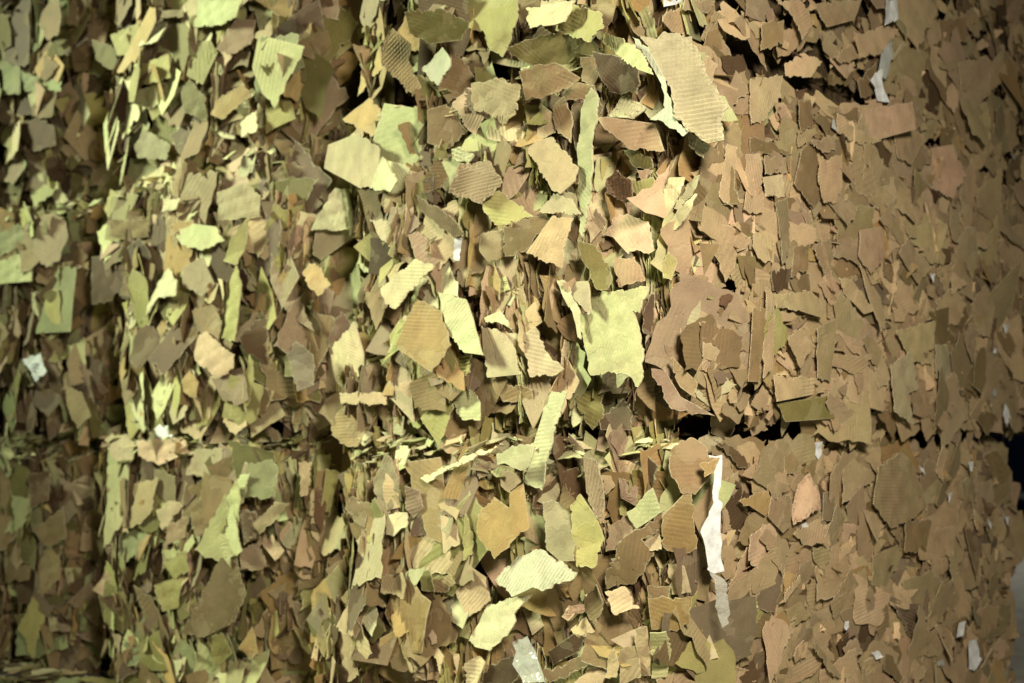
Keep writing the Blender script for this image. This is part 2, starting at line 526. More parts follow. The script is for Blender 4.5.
# ------------------------------------------------------------------ traced pieces (metres in each bale's own frame)
# (column, row, face, colour, position, yaw, pitch, flute angle or None, crumpled, outline in mm in the piece's own plane)
HEROES = [
    (1, 2, 'F', 'pg', (0.1989, -1.0446, 0.4003), 1, 12, None, 0, [(-124,-8),(34,-44),(96,-35),(112,11),(-130,80)]),
    (1, 2, 'F', 'br', (-0.0222, -1.0602, 0.4512), -7, 10, None, 0, [(-58,2),(63,-26),(57,-1),(-65,27)]),
    (1, 2, 'F', 'cr', (-0.1031, -1.0596, 0.4147), -0, 15, None, 0, [(35,30),(-31,33),(-75,-31),(22,-38),(46,6)]),
    (1, 2, 'F', 'od', (-0.4933, -0.9975, 0.4437), -2, 8, None, 0, [(-67,1),(8,-44),(82,-61),(79,-14),(4,38),(-112,83)]),
    (1, 2, 'F', 'ol', (-0.291, -1.0382, 0.4368), 2, 3, None, 0, [(-71,-29),(71,-57),(85,-12),(46,46),(-139,54)]),
    (2, 2, 'F', 'br', (0.0396, -0.7248, 0.4813), -41, -4, None, 0, [(-91,-29),(36,-62),(68,-49),(74,27),(-2,72),(-85,41)]),
    (1, 2, 'F', 'pg', (-0.1989, -1.0404, 0.2336), -3, -0, None, 0, [(-72,-5),(-16,-36),(80,-28),(61,27),(-56,44)]),
    (1, 2, 'F', 'cr', (-0.1716, -1.0255, 0.0861), -9, -8, None, 0, [(-72,18),(-62,-24),(63,-45),(90,-4),(-22,57)]),
    (1, 2, 'F', 'pg', (-0.2636, -1.0027, 0.0313), -11, 1, None, 0, [(-67,-4),(-41,-60),(88,-11),(72,27),(-55,48)]),
    (1, 2, 'F', 'od', (0.0838, -1.0485, 0.1762), -1, 1, None, 0, [(-44,-24),(66,-74),(63,-5),(-24,66),(-65,39)]),
    (1, 2, 'F', 'or', (0.2647, -1.0529, 0.1321), 0, -6, None, 0, [(-91,-15),(-32,-40),(100,-1),(74,40),(-57,16)]),
    (1, 2, 'F', 'br', (0.0196, -1.0327, 0.0714), -1, 5, None, 0, [(-24,-32),(49,-59),(55,9),(-3,50),(-79,33)]),
    (1, 2, 'F', 'cr', (0.3392, -1.0315, 0.0585), -2, 19, None, 0, [(-27,-28),(59,-34),(27,35),(-61,27)]),
    (1, 1, 'F', 'tp', (0.2472, -1.024, 0.6302), -14, -1, None, 0, [(-71,-46),(70,-49),(72,10),(10,52),(-84,34)]),
    (1, 2, 'F', 'br', (0.2269, -0.9915, 0.0068), -18, -7, None, 0, [(-31,-9),(6,-59),(39,3),(-14,65)]),
    (1, 2, 'F', 'pk', (0.2769, -1.0321, 0.3168), -15, 9, None, 0, [(-13,-46),(48,-26),(56,43),(-17,56),(-76,-26)]),
    (2, 2, 'F', 'db', (0.2951, -1.0426, 0.2468), -5, 1, None, 0, [(-28,-60),(105,-57),(90,9),(-17,55),(-156,55)]),
    (2, 2, 'F', 'gg', (0.0802, -1.0458, 0.478), -3, 7, None, 0, [(-46,-48),(80,-72),(49,34),(-86,88)]),
    (2, 2, 'F', 'gg', (0.241, -1.052, 0.4296), 1, 1, None, 0, [(-40,-20),(68,-48),(61,6),(-91,63)]),
    (1, 2, 'F', 'ol', (-0.1307, -1.0513, 0.3037), -4, -1, None, 0, [(-90,-5),(-22,-34),(86,-34),(77,38),(-56,35)]),
    (1, 2, 'F', 'pk', (-0.078, -0.9936, 0.021), -7, 3, None, 0, [(-6,-38),(67,-7),(18,31),(-81,14)]),
    (1, 1, 'F', 'cr', (-0.0511, -1.048, 0.6578), -6, 10, None, 0, [(-39,-18),(29,-16),(44,12),(-35,22)]),
    (0, 2, 'F', 'br', (-0.215, -1.2032, 0.0851), -13, -5, 35, 0, [(-54,4),(-6,-39),(28,-80),(53,-63),(20,3),(28,42),(-19,86),(-52,50)]),
    (0, 2, 'F', 'wc', (-0.0801, -1.2063, 0.0509), 19, 5, None, 0, [(-13,-43),(54,-16),(51,0),(-2,44),(-96,17)]),
    (0, 2, 'F', 'br', (-0.0541, -1.1834, 0.0256), -22, -1, None, 0, [(-13,26),(-48,-15),(-21,-58),(22,-30),(58,-27),(16,33),(-16,72)]),
    (0, 1, 'F', 'pk', (0.0123, -1.1934, 0.7051), -14, 11, None, 0, [(-5,-46),(19,-64),(35,-15),(18,49),(-16,54),(-52,23)]),
    (0, 1, 'F', 'br', (-0.0671, -1.2018, 0.6786), -5, -13, None, 0, [(-52,-26),(5,-48),(66,-19),(17,48),(-38,45)]),
    (0, 2, 'F', 'ol', (-0.1646, -1.1669, 0.0167), 4, -5, None, 0, [(-14,-3),(-6,-45),(62,-34),(-2,38),(-42,45)]),
    (0, 2, 'F', 'ol', (0.064, -1.1897, 0.11), -1, 5, None, 0, [(-78,15),(-30,-2),(-6,-53),(34,-77),(78,-4),(80,40),(-85,84)]),
    (0, 1, 'F', 'ta', (0.0997, -1.2001, 0.6955), 13, -14, 60, 0, [(-63,-3),(-1,-41),(51,-29),(49,12),(-40,62)]),
    (0, 1, 'F', 'gb', (0.0122, -1.1983, 0.7259), 11, 10, -30, 0, [(-24,-7),(33,-41),(40,-2),(-16,30),(-35,21)]),
    (0, 1, 'F', 'br', (0.2091, -1.1967, 0.7118), -21, 5, None, 0, [(-36,-33),(-13,-21),(44,-13),(38,34),(-34,33)]),
    (0, 2, 'F', 'db', (0.1877, -1.1773, 0.0435), 12, -25, None, 0, [(-49,-17),(36,-26),(64,-1),(25,34),(-80,11)]),
    (0, 1, 'F', 'or', (-0.3882, -1.142, 0.766), 9, 2, None, 0, [(-32,-16),(17,-43),(78,-44),(51,20),(3,56),(-124,29)]),
    (0, 1, 'F', 'tp', (-0.4096, -1.1633, 0.6657), 15, -3, None, 0, [(-177,16),(27,-73),(119,-74),(135,3),(20,64),(-150,71)]),
    (1, 1, 'F', 'cr', (0.3382, -0.8204, 0.7026), -57, -22, None, 0, [(-31,-34),(2,-51),(56,-1),(12,39),(-39,46)]),
    (1, 1, 'F', 'cr', (0.5954, -0.9633, 0.5693), -25, 2, None, 0, [(-61,-10),(-79,-47),(24,-52),(73,0),(58,52),(-16,57)]),
    (0, 1, 'F', 'cr', (-0.2525, -1.2046, 0.5888), 10, 2, None, 0, [(27,-33),(54,-14),(-14,57),(-70,-9)]),
    (0, 1, 'F', 'br', (-0.084, -1.2023, 0.5754), -31, 10, 0, 0, [(-28,-46),(8,-32),(31,3),(30,45),(-13,36),(-28,-5)]),
    (0, 1, 'F', 'gb', (0.0503, -1.2196, 0.5395), -3, 17, 5, 0, [(-75,-17),(29,-58),(75,-14),(28,42),(-61,49)]),
    (0, 1, 'F', 'cr', (-0.009, -1.2047, 0.6076), 4, -4, -25, 0, [(-28,-6),(20,-22),(42,-9),(-5,19),(-30,18)]),
    (0, 1, 'F', 'br', (-0.0733, -1.222, 0.483), 16, -11, 70, 0, [(-118,48),(-20,-7),(62,-59),(110,-61),(90,-34),(35,3),(-62,51),(-116,68)]),
    (0, 1, 'F', 'ol', (0.1051, -1.2128, 0.4824), -8, 5, None, 0, [(-48,12),(-5,-43),(15,-47),(92,-35),(13,23),(-28,52),(-44,40)]),
    (0, 1, 'F', 'ta', (0.0792, -1.208, 0.3975), -6, -4, None, 0, [(-29,-5),(-7,-32),(34,-24),(34,37),(-33,24)]),
    (0, 1, 'F', 'br', (0.1737, -1.209, 0.4134), -10, -1, None, 0, [(-48,-43),(4,-38),(67,28),(26,34),(-51,19)]),
    (0, 1, 'F', 'ta', (0.2667, -1.2161, 0.3928), -3, -7, None, 0, [(-78,-22),(7,-61),(29,4),(45,34),(-5,45)]),
    (0, 1, 'F', 'tp', (0.28, -1.2136, 0.4579), 5, 3, None, 0, [(-61,-7),(53,-27),(30,7),(-25,28)]),
    (0, 1, 'F', 'ta', (0.2723, -1.2158, 0.5301), 5, 11, None, 0, [(-13,-39),(18,-55),(56,-36),(64,-10),(-25,72),(-108,73)]),
    (0, 1, 'F', 'cr', (0.3597, -1.2163, 0.529), 23, 3, None, 0, [(-1,106),(-28,32),(-35,-37),(-36,-130),(-23,-142),(-4,-82),(15,-17),(17,22),(57,110),(36,135)]),
    (0, 1, 'F', 'od', (0.3693, -1.213, 0.3225), -20, 13, None, 0, [(-29,13),(1,-44),(23,-45),(31,-26),(20,10),(-9,43),(-37,52)]),
    (0, 1, 'F', 'pk', (0.4326, -1.1936, 0.3745), -2, 1, None, 0, [(-42,9),(-6,-28),(14,-22),(39,-33),(53,-26),(38,30),(-32,55),(-68,17)]),
    (0, 1, 'F', 'pk', (0.3518, -1.195, 0.4132), -5, -3, None, 0, [(-15,-36),(27,2),(8,30),(-21,3)]),
    (0, 1, 'F', 'ta', (0.4304, -1.2019, 0.3124), -3, -3, 85, 0, [(-20,-29),(35,-21),(17,26),(-33,23)]),
    (0, 1, 'F', 'cr', (0.51, -1.1751, 0.4501), 1, -8, None, 0, [(-14,-36),(-4,-31),(24,2),(37,29),(8,33),(-9,15),(-45,-13)]),
    (0, 1, 'F', 'cr', (0.5439, -1.1614, 0.4519), -15, -5, None, 0, [(-18,-30),(13,4),(33,33),(1,17),(-31,-25)]),
    (0, 1, 'F', 'cr', (0.5357, -1.1704, 0.4107), -9, 11, None, 0, [(-16,-28),(17,-1),(35,31),(-6,15),(-30,-18)]),
    (0, 1, 'F', 'ol', (0.5144, -1.1875, 0.3135), -21, -1, None, 0, [(-11,-20),(5,-25),(16,7),(2,30),(-13,8)]),
    (0, 1, 'F', 'od', (0.4381, -1.1752, 0.5325), 5, -13, None, 0, [(-7,-18),(30,-24),(29,-3),(-10,20),(-43,26)]),
    (0, 1, 'F', 'ta', (0.4539, -1.1757, 0.5004), -2, 9, None, 0, [(-2,-16),(21,3),(-20,13)]),
    (0, 1, 'F', 'ol', (0.4577, -1.1771, 0.4696), 0, 1, None, 0, [(-22,-12),(9,-17),(26,-6),(19,20),(-33,15)]),
    (0, 1, 'F', 'db', (0.4001, -1.1816, 0.481), -10, -2, 20, 0, [(-31,-7),(6,-28),(30,-22),(31,7),(-6,33),(-30,19)]),
    (0, 1, 'S', 'br', (0.5402, -1.1079, 0.4089), -0, 1, 20, 0, [(-19,-17),(11,-30),(44,4),(-2,32),(-33,10)]),
    (0, 1, 'F', 'br', (0.3347, -1.2071, 0.6182), -4, -2, None, 0, [(-28,-53),(6,-58),(34,25),(19,45),(-33,41)]),
    (0, 1, 'F', 'br', (0.2816, -1.2109, 0.6313), 7, 2, None, 0, [(-21,-17),(24,-53),(29,-14),(2,50),(-36,36)]),
    (0, 1, 'F', 'br', (0.3326, -1.1881, 0.7224), -3, 0, None, 0, [(-20,-16),(7,-30),(20,-15),(15,26),(-22,34)]),
    (0, 1, 'F', 'br', (0.3266, -1.205, 0.6791), 6, 7, None, 1, [(-30,-17),(42,-20),(34,5),(-48,33)]),
    (0, 1, 'F', 'cr', (0.4255, -1.1921, 0.6334), -7, 6, 55, 0, [(-41,-13),(13,-27),(41,-10),(1,24),(-14,26)]),
    (0, 1, 'F', 'ta', (0.4281, -1.1833, 0.6957), -8, -2, 0, 0, [(-14,-35),(10,-26),(16,20),(0,33),(-13,8)]),
    (0, 1, 'F', 'ta', (0.433, -1.1937, 0.5812), 6, -2, None, 0, [(-45,10),(5,-35),(72,-48),(61,5),(-38,34),(-61,37)]),
    (0, 1, 'F', 'tw', (0.5759, -1.2049, 0.6388), -25, 5, 5, 0, [(-57,42),(-32,-11),(-29,-55),(-1,-86),(35,-111),(62,-107),(61,-54),(71,-46),(50,-10),(23,47),(5,96),(-48,108),(-59,95),(-89,103)]),
    (0, 1, 'F', 'pw', (0.5286, -1.2249, 0.6277), -4, -10, None, 0, [(-21,67),(2,19),(4,-24),(-30,-40),(-5,-47),(37,-82),(48,-75),(20,-45),(10,24),(-19,91),(-49,116)]),
    (0, 1, 'F', 'tp', (0.5674, -1.1672, 0.5383), -27, 7, None, 0, [(-16,1),(12,-27),(24,-1),(-19,27)]),
    (0, 2, 'F', 'db', (0.2227, -1.1683, 0.041), -9, -27, None, 0, [(-43,-11),(-6,-15),(62,-16),(18,15),(-32,28)]),
    (0, 2, 'F', 'od', (0.2954, -1.1899, 0.0524), -10, 7, None, 0, [(-46,7),(14,-43),(33,-28),(51,-3),(-13,48),(-42,21)]),
    (0, 2, 'F', 'tp', (0.242, -1.2028, 0.1), -5, -1, 8, 0, [(-32,-6),(12,-29),(50,8),(-31,27)]),
    (0, 2, 'F', 'db', (0.3397, -1.1538, 0.0184), 6, -14, None, 0, [(-46,6),(20,-24),(36,-6),(-11,24)]),
    (0, 2, 'F', 'ta', (0.4196, -1.1829, 0.0451), -5, 1, None, 0, [(-12,6),(13,-35),(38,-49),(3,34),(-43,45)]),
    (0, 2, 'F', 'pg', (0.4544, -1.1766, 0.0347), 0, 18, None, 0, [(-11,6),(17,-52),(43,-54),(-4,45),(-47,58)]),
    (0, 2, 'S', 'ta', (0.517, -1.1622, 0.0147), -2, -3, None, 0, [(-55,-13),(-16,-23),(56,-10),(63,11),(13,36),(-56,-1)]),
    (0, 2, 'S', 'ta', (0.536, -1.1185, 0.0545), 1, 1, None, 0, [(-49,-18),(-13,-14),(41,-2),(66,32),(-41,2)]),
    (0, 2, 'S', 'wh', (0.533, -1.2015, 0.0397), -0, -0, None, 0, [(-26,-15),(15,1),(38,16),(-26,-2)]),
    (0, 2, 'S', 'br', (0.5227, -1.0434, 0.0086), -2, -1, None, 0, [(-31,-14),(-22,-47),(29,-38),(30,52),(-5,47)]),
    (2, 1, 'F', 'pg', (0.128, -1.0556, 0.6675), -7, 1, None, 0, [(-67,-58),(98,-15),(42,48),(-76,25)]),
    (2, 1, 'F', 'pg', (0.1435, -1.049, 0.5625), 0, 3, None, 0, [(-107,-43),(122,-52),(100,59),(-124,36)]),
    (2, 1, 'F', 'wl', (0.306, -1.0412, 0.2216), 3, -2, None, 0, [(-48,-12),(-9,-47),(82,-17),(56,1),(30,46),(-116,30)]),
    (1, 1, 'F', 'pk', (0.0987, -1.0516, 0.426), -3, 4, None, 0, [(-73,-9),(25,-45),(39,-37),(74,-16),(11,64),(-80,44)]),
    (1, 1, 'F', 'pg', (0.0834, -1.0454, 0.5505), -2, 12, None, 0, [(-69,-18),(35,-44),(129,-26),(76,20),(-184,72)]),
    (1, 1, 'F', 'ol', (0.2538, -1.0342, 0.5003), -6, 16, None, 0, [(-47,-31),(15,-51),(43,19),(50,78),(-12,25),(-50,-40)]),
    (1, 1, 'F', 'cr', (-0.0548, -1.0665, 0.4094), 7, 10, None, 0, [(-22,-19),(93,-24),(83,20),(-6,69),(-66,26),(-89,-73)]),
    (1, 1, 'F', 'br', (-0.1522, -1.0579, 0.2618), -19, 4, None, 0, [(-61,-48),(-22,-74),(63,-3),(72,26),(-9,59),(-44,40)]),
    (1, 1, 'F', 'pk', (0.1865, -1.0615, 0.214), 5, -1, None, 0, [(-90,-12),(41,-62),(112,-39),(113,-3),(-51,69),(-138,51)]),
    (1, 1, 'F', 'ta', (0.1557, -1.0481, 0.3045), -7, -11, None, 0, [(-39,-39),(27,-51),(50,3),(19,50),(-59,37)]),
    (1, 1, 'F', 'ol', (0.2535, -1.0454, 0.3383), 9, -2, None, 0, [(-80,-74),(21,-90),(32,-37),(64,58),(26,116),(-67,25)]),
    (1, 1, 'F', 'or', (0.0918, -1.0659, 0.1383), -4, 3, None, 0, [(-25,-19),(29,-38),(39,7),(-9,41),(-35,9)]),
    (1, 1, 'F', 'db', (0.3609, -1.05, 0.2509), -25, -9, None, 0, [(-30,-33),(31,-69),(40,53),(0,45),(-41,3)]),
    (1, 1, 'F', 'pg', (-0.0706, -1.0413, 0.0937), -3, 16, None, 0, [(-29,-8),(20,-9),(60,10),(-53,7)]),
    (2, 1, 'F', 'br', (0.5202, -1.0118, 0.0923), -13, 9, None, 0, [(-37,-8),(24,-73),(76,-31),(13,45),(-78,69)]),
    (2, 1, 'F', 'od', (0.1546, -1.0387, 0.199), -1, 14, None, 0, [(-10,-56),(143,-36),(-6,63),(-135,32)]),
    (1, 1, 'F', 'br', (-0.276, -1.0509, 0.6084), -6, -10, None, 0, [(-11,-27),(87,-27),(96,22),(-80,41),(-98,-8)]),
    (1, 1, 'F', 'db', (-0.4542, -1.0223, 0.4877), 4, -7, None, 0, [(-125,-74),(17,-75),(125,8),(69,66),(-95,73)]),
    (1, 1, 'F', 'br', (-0.2836, -1.0324, 0.1438), 5, 5, None, 0, [(-60,17),(-18,-55),(61,-7),(15,45)]),
    (1, 1, 'F', 'ta', (0.268, -1.0365, 0.0481), -1, 12, None, 0, [(-56,-12),(15,-49),(65,-22),(22,23),(-49,61)]),
    (1, 1, 'F', 'ol', (0.3367, -1.0501, 0.1344), -16, 7, None, 0, [(-17,-12),(0,-87),(21,14),(-4,86)]),
    (1, 1, 'F', 'tp', (0.5537, -0.9546, 0.5057), -38, 3, None, 0, [(-49,-42),(-26,-60),(81,18),(76,44),(-38,46),(-45,-7)]),
    (0, 1, 'F', 'tp', (-0.1741, -1.2241, 0.3352), 7, 4, None, 0, [(-60,-38),(-20,-52),(113,33),(44,55),(-85,0)]),
    (1, 1, 'F', 'or', (0.5876, -1.044, 0.3944), 2, 17, None, 0, [(-26,-10),(49,-57),(85,-30),(-2,33),(-50,47),(-60,21)]),
    (0, 1, 'F', 'or', (-0.1015, -1.2268, 0.2154), 5, 10, None, 0, [(-69,-28),(43,-79),(93,-22),(48,55),(-36,89),(-86,-12)]),
    (0, 1, 'F', 'cr', (0.0128, -1.2256, 0.2314), 8, 9, None, 0, [(-43,-10),(21,-57),(82,-65),(13,57),(-78,80)]),
    (0, 1, 'F', 'tp', (0.1079, -1.2127, 0.1762), 8, -3, None, 0, [(-49,4),(-37,-54),(69,-51),(45,12),(18,36),(-50,55)]),
    (0, 1, 'F', 'cr', (0.1119, -1.2208, 0.2374), -3, 17, None, 0, [(-31,0),(18,-8),(45,-24),(5,22),(-39,10)]),
    (0, 1, 'F', 'tp', (0.2159, -1.201, 0.1611), 6, 9, None, 0, [(-37,5),(-22,-43),(41,-39),(58,-27),(14,7),(-14,58),(-44,42)]),
    (0, 1, 'F', 'ta', (0.1798, -1.2002, 0.2349), -1, -4, None, 0, [(-22,-32),(37,-5),(16,37),(-32,0)]),
    (0, 1, 'F', 'ol', (0.0014, -1.211, 0.1507), 4, 5, 5, 0, [(-29,-4),(8,-25),(28,-16),(24,26),(-32,19)]),
    (0, 1, 'F', 'pg', (-0.0015, -1.2, 0.0725), -7, 10, None, 0, [(-44,-1),(3,-39),(50,-40),(45,-2),(-2,41),(-56,43)]),
    (0, 1, 'F', 'br', (0.1249, -1.192, 0.0906), 1, -11, None, 0, [(-46,11),(-26,-17),(53,-27),(64,4),(-49,30)]),
    (0, 1, 'F', 'or', (-0.1461, -1.1866, 0.0567), -9, -3, None, 0, [(-25,-22),(30,-22),(31,26),(-36,18)]),
    (0, 1, 'F', 'pk', (-0.166, -1.2096, 0.1023), 3, -8, None, 0, [(-29,1),(-1,-19),(47,-20),(12,22),(-30,16)]),
    (0, 1, 'F', 'tp', (-0.4721, -1.1236, 0.1822), 16, -6, None, 0, [(-172,-70),(56,-68),(111,10),(91,92),(-105,31)]),
    (1, 1, 'F', 'pk', (0.6048, -0.9616, 0.2497), -29, -2, None, 0, [(-27,-47),(27,-22),(36,11),(0,63),(-36,-4)]),
    (0, 1, 'F', 'ta', (-0.3512, -1.1881, 0.0885), 8, 9, None, 0, [(-85,-11),(91,-15),(84,13),(-100,14)]),
    (0, 1, 'F', 'br', (-0.4263, -1.1503, 0.0208), 2, 6, None, 0, [(-74,-20),(-9,-47),(29,-44),(51,-20),(109,51),(-26,58),(-87,21)]),
    (1, 1, 'F', 'gb', (0.5428, -1.0341, 0.1746), -2, 9, None, 0, [(-4,-66),(57,-51),(41,26),(-32,64),(-64,30)]),
    (1, 1, 'F', 'gb', (0.4357, -0.9987, 0.3704), -17, 13, None, 1, [(-64,36),(-19,-32),(42,-80),(99,-110),(43,-26),(-33,99),(-74,121)]),
    (0, 1, 'F', 'pg', (-0.5181, -1.0641, 0.3349), 15, 2, None, 0, [(-74,31),(-3,-63),(77,-86),(44,-41),(18,98),(-68,65)]),
    (0, 1, 'F', 'tp', (-0.2512, -1.2057, 0.4693), 8, 12, None, 0, [(-19,-12),(40,-44),(46,20),(-70,37)]),
    (0, 1, 'F', 'cy', (0.431, -1.2261, 0.1936), 12, 7, None, 0, [(-94,46),(-124,44),(-106,-9),(-77,-77),(-7,-74),(31,-80),(64,-105),(76,-86),(68,-41),(51,5),(28,40),(47,34),(62,65),(66,82),(-20,82),(-96,85)]),
    (0, 1, 'F', 'db', (0.4749, -1.195, 0.2212), -43, 2, None, 0, [(-8,-52),(9,-11),(12,55),(-13,9)]),
    (0, 1, 'F', 'tp', (0.3317, -1.2209, 0.269), 7, 9, None, 0, [(-28,6),(-3,-14),(31,-38),(35,-25),(11,33),(-48,39)]),
    (0, 1, 'F', 'cr', (0.3032, -1.214, 0.252), 4, 3, None, 0, [(-26,30),(6,-12),(22,-60),(31,-65),(23,-4),(-21,56),(-36,57)]),
    (0, 1, 'F', 'gb', (0.5244, -1.1805, 0.083), -37, 10, None, 1, [(-45,29),(-10,-33),(46,-42),(69,-46),(7,-9),(-24,45),(-44,58)]),
    (0, 1, 'F', 'br', (0.5377, -1.1796, 0.1094), -44, -0, None, 0, [(-5,-19),(23,-39),(28,-11),(-20,37),(-26,33)]),
    (0, 1, 'S', 'ta', (0.5375, -1.1493, 0.1856), 0, 2, None, 0, [(-37,-15),(35,-28),(39,30),(-35,13)]),
    (0, 1, 'S', 'ta', (0.5533, -1.1113, 0.1573), 2, -1, None, 0, [(-25,-9),(18,-16),(33,6),(-25,19)]),
    (0, 1, 'S', 'ta', (0.5537, -1.1164, 0.1293), -2, 2, None, 0, [(-24,-6),(7,-13),(41,9),(-23,10)]),
    (0, 1, 'F', 'od', (0.3206, -1.1766, 0.0553), -3, 4, None, 0, [(-26,-6),(7,-42),(32,-24),(24,49),(-38,24)]),
    (0, 1, 'F', 'db', (0.3849, -1.1731, 0.0357), -17, 4, None, 0, [(-34,-23),(29,-23),(32,12),(10,38),(-38,-4)]),
    (0, 1, 'F', 'cr', (0.2378, -1.2145, 0.0048), 12, 3, None, 0, [(-12,44),(-40,-22),(-68,-96),(-10,-110),(8,-45),(48,57),(59,82),(11,85)]),
    (0, 0, 'F', 'cr', (0.2088, -0.9605, 0.7329), 6, 9, None, 0, [(-60,-13),(-27,-10),(27,-24),(50,-15),(57,24),(18,28),(-70,9)]),
    (0, 0, 'F', 'or', (0.1506, -0.9298, 0.6208), -5, 3, None, 0, [(-62,-45),(-14,-92),(65,-25),(46,61),(19,42),(20,12),(3,20),(-20,32),(-61,-5)]),
    (0, 0, 'F', 'pk', (0.1618, -0.9177, 0.6863), 4, 3, None, 0, [(-25,-11),(1,-24),(32,-1),(18,16),(-27,20)]),
    (0, 0, 'F', 'cr', (0.008, -0.9204, 0.7151), 10, 13, None, 0, [(-93,-41),(-28,-13),(45,8),(125,41),(68,31),(-9,2),(-122,-32)]),
    (0, 0, 'F', 'cr', (-0.2545, -0.8577, 0.7691), -5, 24, None, 0, [(-22,3),(28,-19),(39,-13),(-5,14),(-41,17)]),
    (0, 0, 'F', 'cr', (-0.183, -0.8964, 0.734), 6, 16, None, 0, [(-22,-14),(18,-24),(28,14),(-25,24)]),
    (0, 0, 'F', 'pg', (-0.1427, -0.8665, 0.761), 7, 30, None, 0, [(-30,-4),(33,-12),(48,2),(-52,15)]),
    (0, 0, 'F', 'gb', (0.0745, -0.9039, 0.7066), -4, -1, None, 0, [(-11,-21),(15,-11),(19,16),(-23,16)]),
    (0, 0, 'F', 'pk', (-0.1273, -0.9119, 0.6313), -11, -1, None, 0, [(-22,-13),(-1,-36),(28,-11),(17,26),(-22,35)]),
    (0, 0, 'F', 'ta', (-0.2038, -0.9084, 0.665), -7, -7, None, 0, [(-25,-16),(-19,-56),(20,-49),(20,10),(18,64),(-15,48)]),
    (0, 0, 'F', 'cr', (-0.1761, -0.9226, 0.5808), 1, 6, None, 0, [(-27,-23),(-1,-26),(32,0),(28,28),(-33,21)]),
    (0, 0, 'F', 'ol', (0.0396, -0.9097, 0.5569), -2, 13, None, 0, [(-7,-41),(15,-25),(13,15),(-7,56),(-14,-5)]),
    (0, 0, 'F', 'tp', (0.2971, -0.9217, 0.5949), -6, 10, None, 0, [(-27,-39),(6,-58),(38,-56),(30,44),(-2,56),(-48,54)]),
    (0, 0, 'F', 'ol', (0.3632, -0.9192, 0.59), 7, 7, None, 0, [(-33,-35),(-21,-63),(26,-59),(45,-4),(27,35),(-10,75),(-37,51)]),
    (0, 0, 'F', 'gb', (0.3835, -0.9211, 0.6744), 5, 6, 80, 0, [(-23,-5),(9,-49),(27,-60),(22,-3),(0,58),(-35,62)]),
    (0, 0, 'F', 'gb', (0.321, -0.8926, 0.7456), 9, 1, None, 0, [(-10,-11),(15,-32),(15,7),(-20,36)]),
    (0, 0, 'F', 'br', (0.4687, -0.9088, 0.5556), -25, -16, None, 0, [(-65,-49),(-62,-71),(-3,-51),(15,-26),(33,6),(10,29),(48,53),(54,83),(-35,21)]),
    (0, 0, 'F', 'or', (0.5462, -0.8847, 0.6044), -39, -9, None, 0, [(-28,-30),(3,-44),(33,-33),(23,80),(-31,27)]),
    (0, 0, 'F', 'pk', (0.4367, -0.9029, 0.6034), -5, 10, None, 0, [(-17,-39),(27,0),(40,9),(23,41),(5,28),(-41,5),(-40,-44)]),
    (0, 0, 'F', 'pg', (0.4822, -0.8981, 0.6396), 1, 10, None, 0, [(-13,-34),(35,-1),(15,42),(-37,-7)]),
    (0, 0, 'F', 'br', (0.5694, -0.8678, 0.7298), -42, 9, None, 1, [(-45,-16),(-26,-55),(1,-59),(35,-20),(48,8),(28,8),(25,29),(1,45),(-23,41),(-44,20)]),
    (0, 0, 'F', 'pk', (0.4959, -0.8939, 0.582), 11, 16, None, 0, [(-4,-16),(23,-11),(9,28),(-29,-1)]),
    (0, 0, 'F', 'gb', (0.4653, -0.8814, 0.723), 17, -10, None, 0, [(-28,-12),(26,-35),(47,-1),(-5,31),(-42,18)]),
    (0, 0, 'F', 'ta', (0.3971, -0.899, 0.6885), -13, 6, None, 0, [(-4,-23),(14,-6),(4,15),(-14,14)]),
    (0, 0, 'F', 'or', (0.5329, -0.8912, 0.4525), -22, -5, None, 0, [(-37,-27),(8,-28),(34,-11),(37,37),(-43,29)]),
    (0, 0, 'F', 'br', (0.5097, -0.8978, 0.4937), -26, 4, None, 0, [(-20,-12),(20,-11),(20,12),(-20,11)]),
    (0, 0, 'F', 'tp', (0.5427, -0.8808, 0.5181), -25, -3, None, 1, [(-13,-28),(22,-23),(11,24),(-20,27)]),
    (0, 0, 'F', 'pg', (0.5179, -0.9012, 0.3869), -21, -15, None, 0, [(-22,-50),(7,-44),(19,8),(13,45),(-17,41)]),
    (0, 0, 'F', 'pk', (0.4417, -0.9191, 0.4743), -5, 15, None, 0, [(-10,-28),(38,-10),(5,26),(-34,12)]),
    (0, 0, 'F', 'pk', (0.4803, -0.9001, 0.385), 11, -5, None, 0, [(-16,-48),(8,-44),(17,49),(-9,42)]),
    (0, 0, 'F', 'ta', (0.4514, -0.9075, 0.3593), -16, 6, None, 0, [(-18,-36),(22,-23),(18,35),(-22,24)]),
    (0, 0, 'F', 'ta', (0.4177, -0.913, 0.3516), -4, 5, None, 0, [(-16,-23),(8,-20),(14,4),(6,35),(-12,5)]),
    (0, 0, 'F', 'ta', (0.3742, -0.9067, 0.3277), 5, 7, None, 0, [(13,-19),(22,3),(24,39),(-60,-23)]),
    (0, 0, 'F', 'br', (0.3102, -0.9048, 0.3321), 10, 12, None, 0, [(-33,-33),(57,19),(29,31),(-56,-19)]),
    (0, 0, 'F', 'pk', (0.3264, -0.9165, 0.442), -12, 3, 40, 0, [(-11,-18),(26,5),(21,13),(-12,11),(-25,-11)]),
    (0, 0, 'F', 'br', (0.372, -0.9122, 0.4609), 14, 0, None, 0, [(-24,-19),(9,-39),(29,12),(16,39),(-31,5)]),
    (0, 0, 'F', 'db', (0.3023, -0.9045, 0.3699), 7, -16, None, 0, [(-55,-44),(30,-3),(58,31),(22,31),(-60,-17)]),
    (0, 0, 'F', 'ta', (0.3327, -0.9054, 0.4096), 11, 10, None, 0, [(-11,-16),(37,-1),(13,24),(-40,-7)]),
